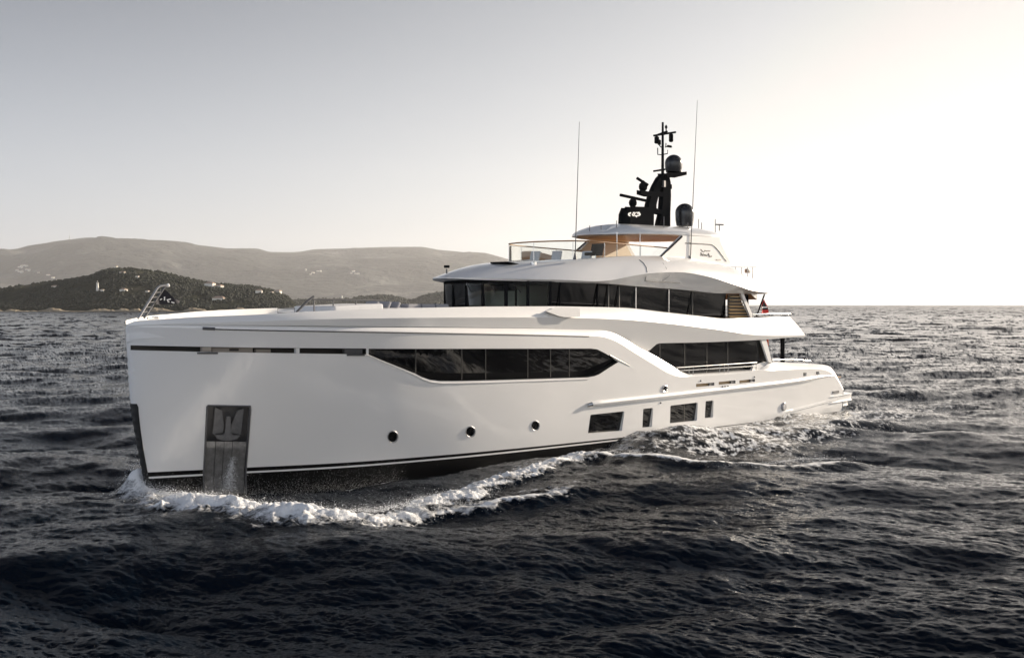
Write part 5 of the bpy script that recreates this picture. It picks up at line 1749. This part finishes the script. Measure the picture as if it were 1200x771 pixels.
# flags
def flag(name, pxs_, y, label, cat, mat, emblem=None, sway=.10):
    base = at(*pxs_[0], y)
    r = ship_thing(name, base[0], base[1], base[2], label, cat)
    poly = dense([tuple(at(a, b, y)[[0, 2]]) for a, b in pxs_], .12)
    V, F = cdt_fill(poly, .09)
    P = [(s, y + sway * math.sin(7 * (s - base[0]) + 2.2 * (z - base[2])) * min(1, abs(s - base[0]) * 2 + .15), z) for s, z in V]
    n = len(P)
    P2 = [(s, yy - .012, z) for s, yy, z in P]
    o = MB().add(P + P2, F + [tuple(reversed([i + n for i in f])) for f in F]).build('cloth', mat, r, 60)
    own(o, r, *base)
    if emblem:
        for k, (nm, mt, pieces) in enumerate(emblem):
            mb = MB()
            for pc in pieces:
                V, F = cdt_fill(dense([tuple(at(a, b, y)[[0, 2]]) for a, b in pc], .06), .08)
                mb.add([(s, y + .02 + .004 * k + sway * math.sin(7 * (s - base[0]) + 2.2 * (z - base[2])) * min(1, abs(s - base[0]) * 2 + .15), z) for s, z in V], F)
            o2_ = mb.build(nm, mt, r, 60); own(o2_, r, *base)
    return r


flag('pennant', [(193, 338.5), (197, 343), (203, 350), (212, 353), (209, 355.4), (200, 356.6), (188, 357), (181, 356.6)], -.1, 'dark furled flag with white lettering hanging from the bow jackstaff', 'flag', M['navy'],
     [('lettering', M['letterw'], [[(187.5, 351), (190, 349.6), (190.6, 350.4), (188.6, 352)], [(192, 348), (193.4, 347.6), (193.4, 352), (192, 352.4)], [(195, 351), (199, 349.8), (199.4, 351), (196.4, 352.2), (198.6, 354), (196.6, 354.4)], [(200, 353.4), (203, 354.6), (202.4, 355.6), (199.6, 354.6)]])])
# ensign on its slanted staff
g = MB().tube([at(886.6, 370.5, .3), at(895.8, 345.2, .3)], .05, 8).build('ensign_staff', M['mast'], Y)
flag('ensign', [(895.2, 350.6), (898.2, 359), (899.4, 366.6), (896, 367.4), (891, 367.2), (892.6, 360)], .3, 'red ensign hanging from the slanted staff on the upper aft deck', 'flag', M['red'],
     [('canton', M['navy'], [[(895, 352.6), (897.4, 359), (893.4, 359.6)], [(893, 361), (898, 360.6), (898.6, 363), (892.4, 363)]]), ('stripe', M['letterw'], [[(893.2, 359.6), (897.6, 359), (898, 360.6), (893, 361)]])])
# orange buoy under the overhang
q = at(896.6, 402, 3.6)
r = ship_thing('lifebuoy', q[0], q[1], q[2], 'bright orange lifebuoy hung under the upper deck overhang', 'lifebuoy')
ring = [(q[0] + .30 * math.cos(t) * .6, q[1], q[2] + .32 * math.sin(t)) for t in np.linspace(0, 2 * math.pi, 24, endpoint=False)]
own(MB().tube(ring, .12, 10, closed=True).build('ring', M['orange'], r), r, *q)
own(MB().tube([(q[0], q[1], q[2] + .3), (q[0], q[1], q[2] + .62)], .015, 5).build('lanyard', M['letterw'], r), r, *q)

# sun loungers and sofa backs on the foredeck
def copy_tree(o, parent=None):
    c = o.copy(); col.objects.link(c)
    if parent: c.parent = parent
    for ch in o.children: copy_tree(ch, c)
    return c


def lounger(s, y, z, label, group):
    r = ship_thing('sun_lounger', s, y, z, label, 'sun lounger', group)
    own(MB().box((s + .5, y, z + .22), (1.3, .74, .16)).build('mattress', M['pale_cushion'], r, 0, .05), r, s, y, z)
    own(MB().box((s + 1.35, y, z + .42), (.14, .74, .62), 0, .55).build('backrest', M['cushion'], r, 0, .05), r, s, y, z)
    own(MB().box((s + .55, y, z + .07), (1.7, .66, .13)).build('frame', M['darksteel'], r, 0, .02), r, s, y, z)
    return r


GL = 'sun loungers on the foredeck'
for px, py, y, lb in ((437, 352.6, .9, 'foremost grey lounger on the foredeck with its back up'), (451, 352.8, .9, 'middle grey lounger of the foredeck row'), (462, 353.4, .9, 'aftmost grey lounger of the foredeck row beside the bridge')):
    q = at(px, py, y); lounger(q[0] - 1.5, y, q[2] - .72, lb, GL)
q = at(408, 357.5, 1.2)
r = ship_thing('sunpad', q[0], 1.2, q[2] - .25, 'broad pale sunpad behind the slanted screen on the foredeck', 'sunpad')
own(MB().box((q[0], .6, q[2] - .12), (2.6, 2.6, .26), 0, -.04).build('cushion', M['pale_cushion'], r, 0, .08), r, q[0], 1.2, q[2] - .25)
own(MB().box((q[0] + .1, .6, q[2] - .36), (2.4, 2.4, .24)).build('plinth', M['white2'], r, 0, .03), r, q[0], 1.2, q[2] - .25)
q = at(497, 357.6, 1.0)
r = ship_thing('deck_sofa', q[0], 1.0, q[2] - .45, 'low dark grey sofa in front of the bridge windows', 'sofa')
for k in range(3):
    own(MB().box((q[0] - .8 + .85 * k, 1.0, q[2] - .12), (.78, .5, .34)).build('cushion', M['cushion'], r, 0, .06), r, q[0], 1.0, q[2] - .45)
own(MB().box((q[0], 1.0, q[2] - .36), (2.7, .7, .2)).build('base', M['white2'], r, 0, .03), r, q[0], 1.0, q[2] - .45)

# sundeck seats seen through the glass screen
def deck_chair(s, y, z, label, mat, group=None, w=.6):
    r = ship_thing('deck_chair', s, y, z, label, 'chair', group)
    own(MB().box((s, y, z + .38), (.6, w, .16)).build('seat', mat, r, 0, .04), r, s, y, z)
    own(MB().box((s + .32, y, z + .68), (.12, w, .5), 0, .25).build('backrest', mat, r, 0, .04), r, s, y, z)
    for sx in (-.22, .22):
        for sy in (-w * .4, w * .4):
            own(MB().tube([(s + sx, y + sy, z), (s + sx, y + sy, z + .34)], .02, 6).build('leg', M['silver'], r), r, s, y, z)
    return r


zf = 8.62
GS = 'pale chairs on the sundeck'
deck_chair(23.0, -1.2, zf, 'pale green grey chair at the front corner of the sundeck glass', M['pale_cushion'], GS)
deck_chair(23.4, -.1, zf, 'second pale chair behind the sundeck glass', M['pale_cushion'], GS)
deck_chair(24.6, .9, zf, 'pale chair nearest the searchlight behind the sundeck glass', M['pale_cushion'], GS)
q = at(697, 294, 1.2)
deck_chair(q[0] - .1, 1.2, q[2] - .55, 'black high-backed helm chair under the hardtop front edge', M['mast'], None, .75)
r = ship_thing('sun_bed', 26.3, 1.0, 8.7, 'long pale sunbed along the sundeck behind the glass', 'sun bed')
own(MB().box((25.9, 1.2, 9.02), (2.6, 1.4, .22)).build('mattress', M['pale_cushion'], r, 0, .06), r, 26.3, 1.0, 8.7)
own(MB().box((25.9, 1.2, 8.82), (2.5, 1.3, .2)).build('base', M['white2'], r, 0, .02), r, 26.3, 1.0, 8.7)
# aft deck table and chairs
r = ship_thing('deck_table', 41.5, 2.6, 2.2, 'white table on the main aft deck by the dark pillar', 'table')
own(MB().box((41.5, 2.6, 2.93), (1.4, 1.1, .06)).build('top', M['white2'], r, 0, .02), r, 41.5, 2.6, 2.2)
own(MB().lathe((41.5, 2.6, 2.2), [(.3, 0), (.08, .06), (.07, .7)], 12).build('pedestal', M['silver'], r), r, 41.5, 2.6, 2.2)
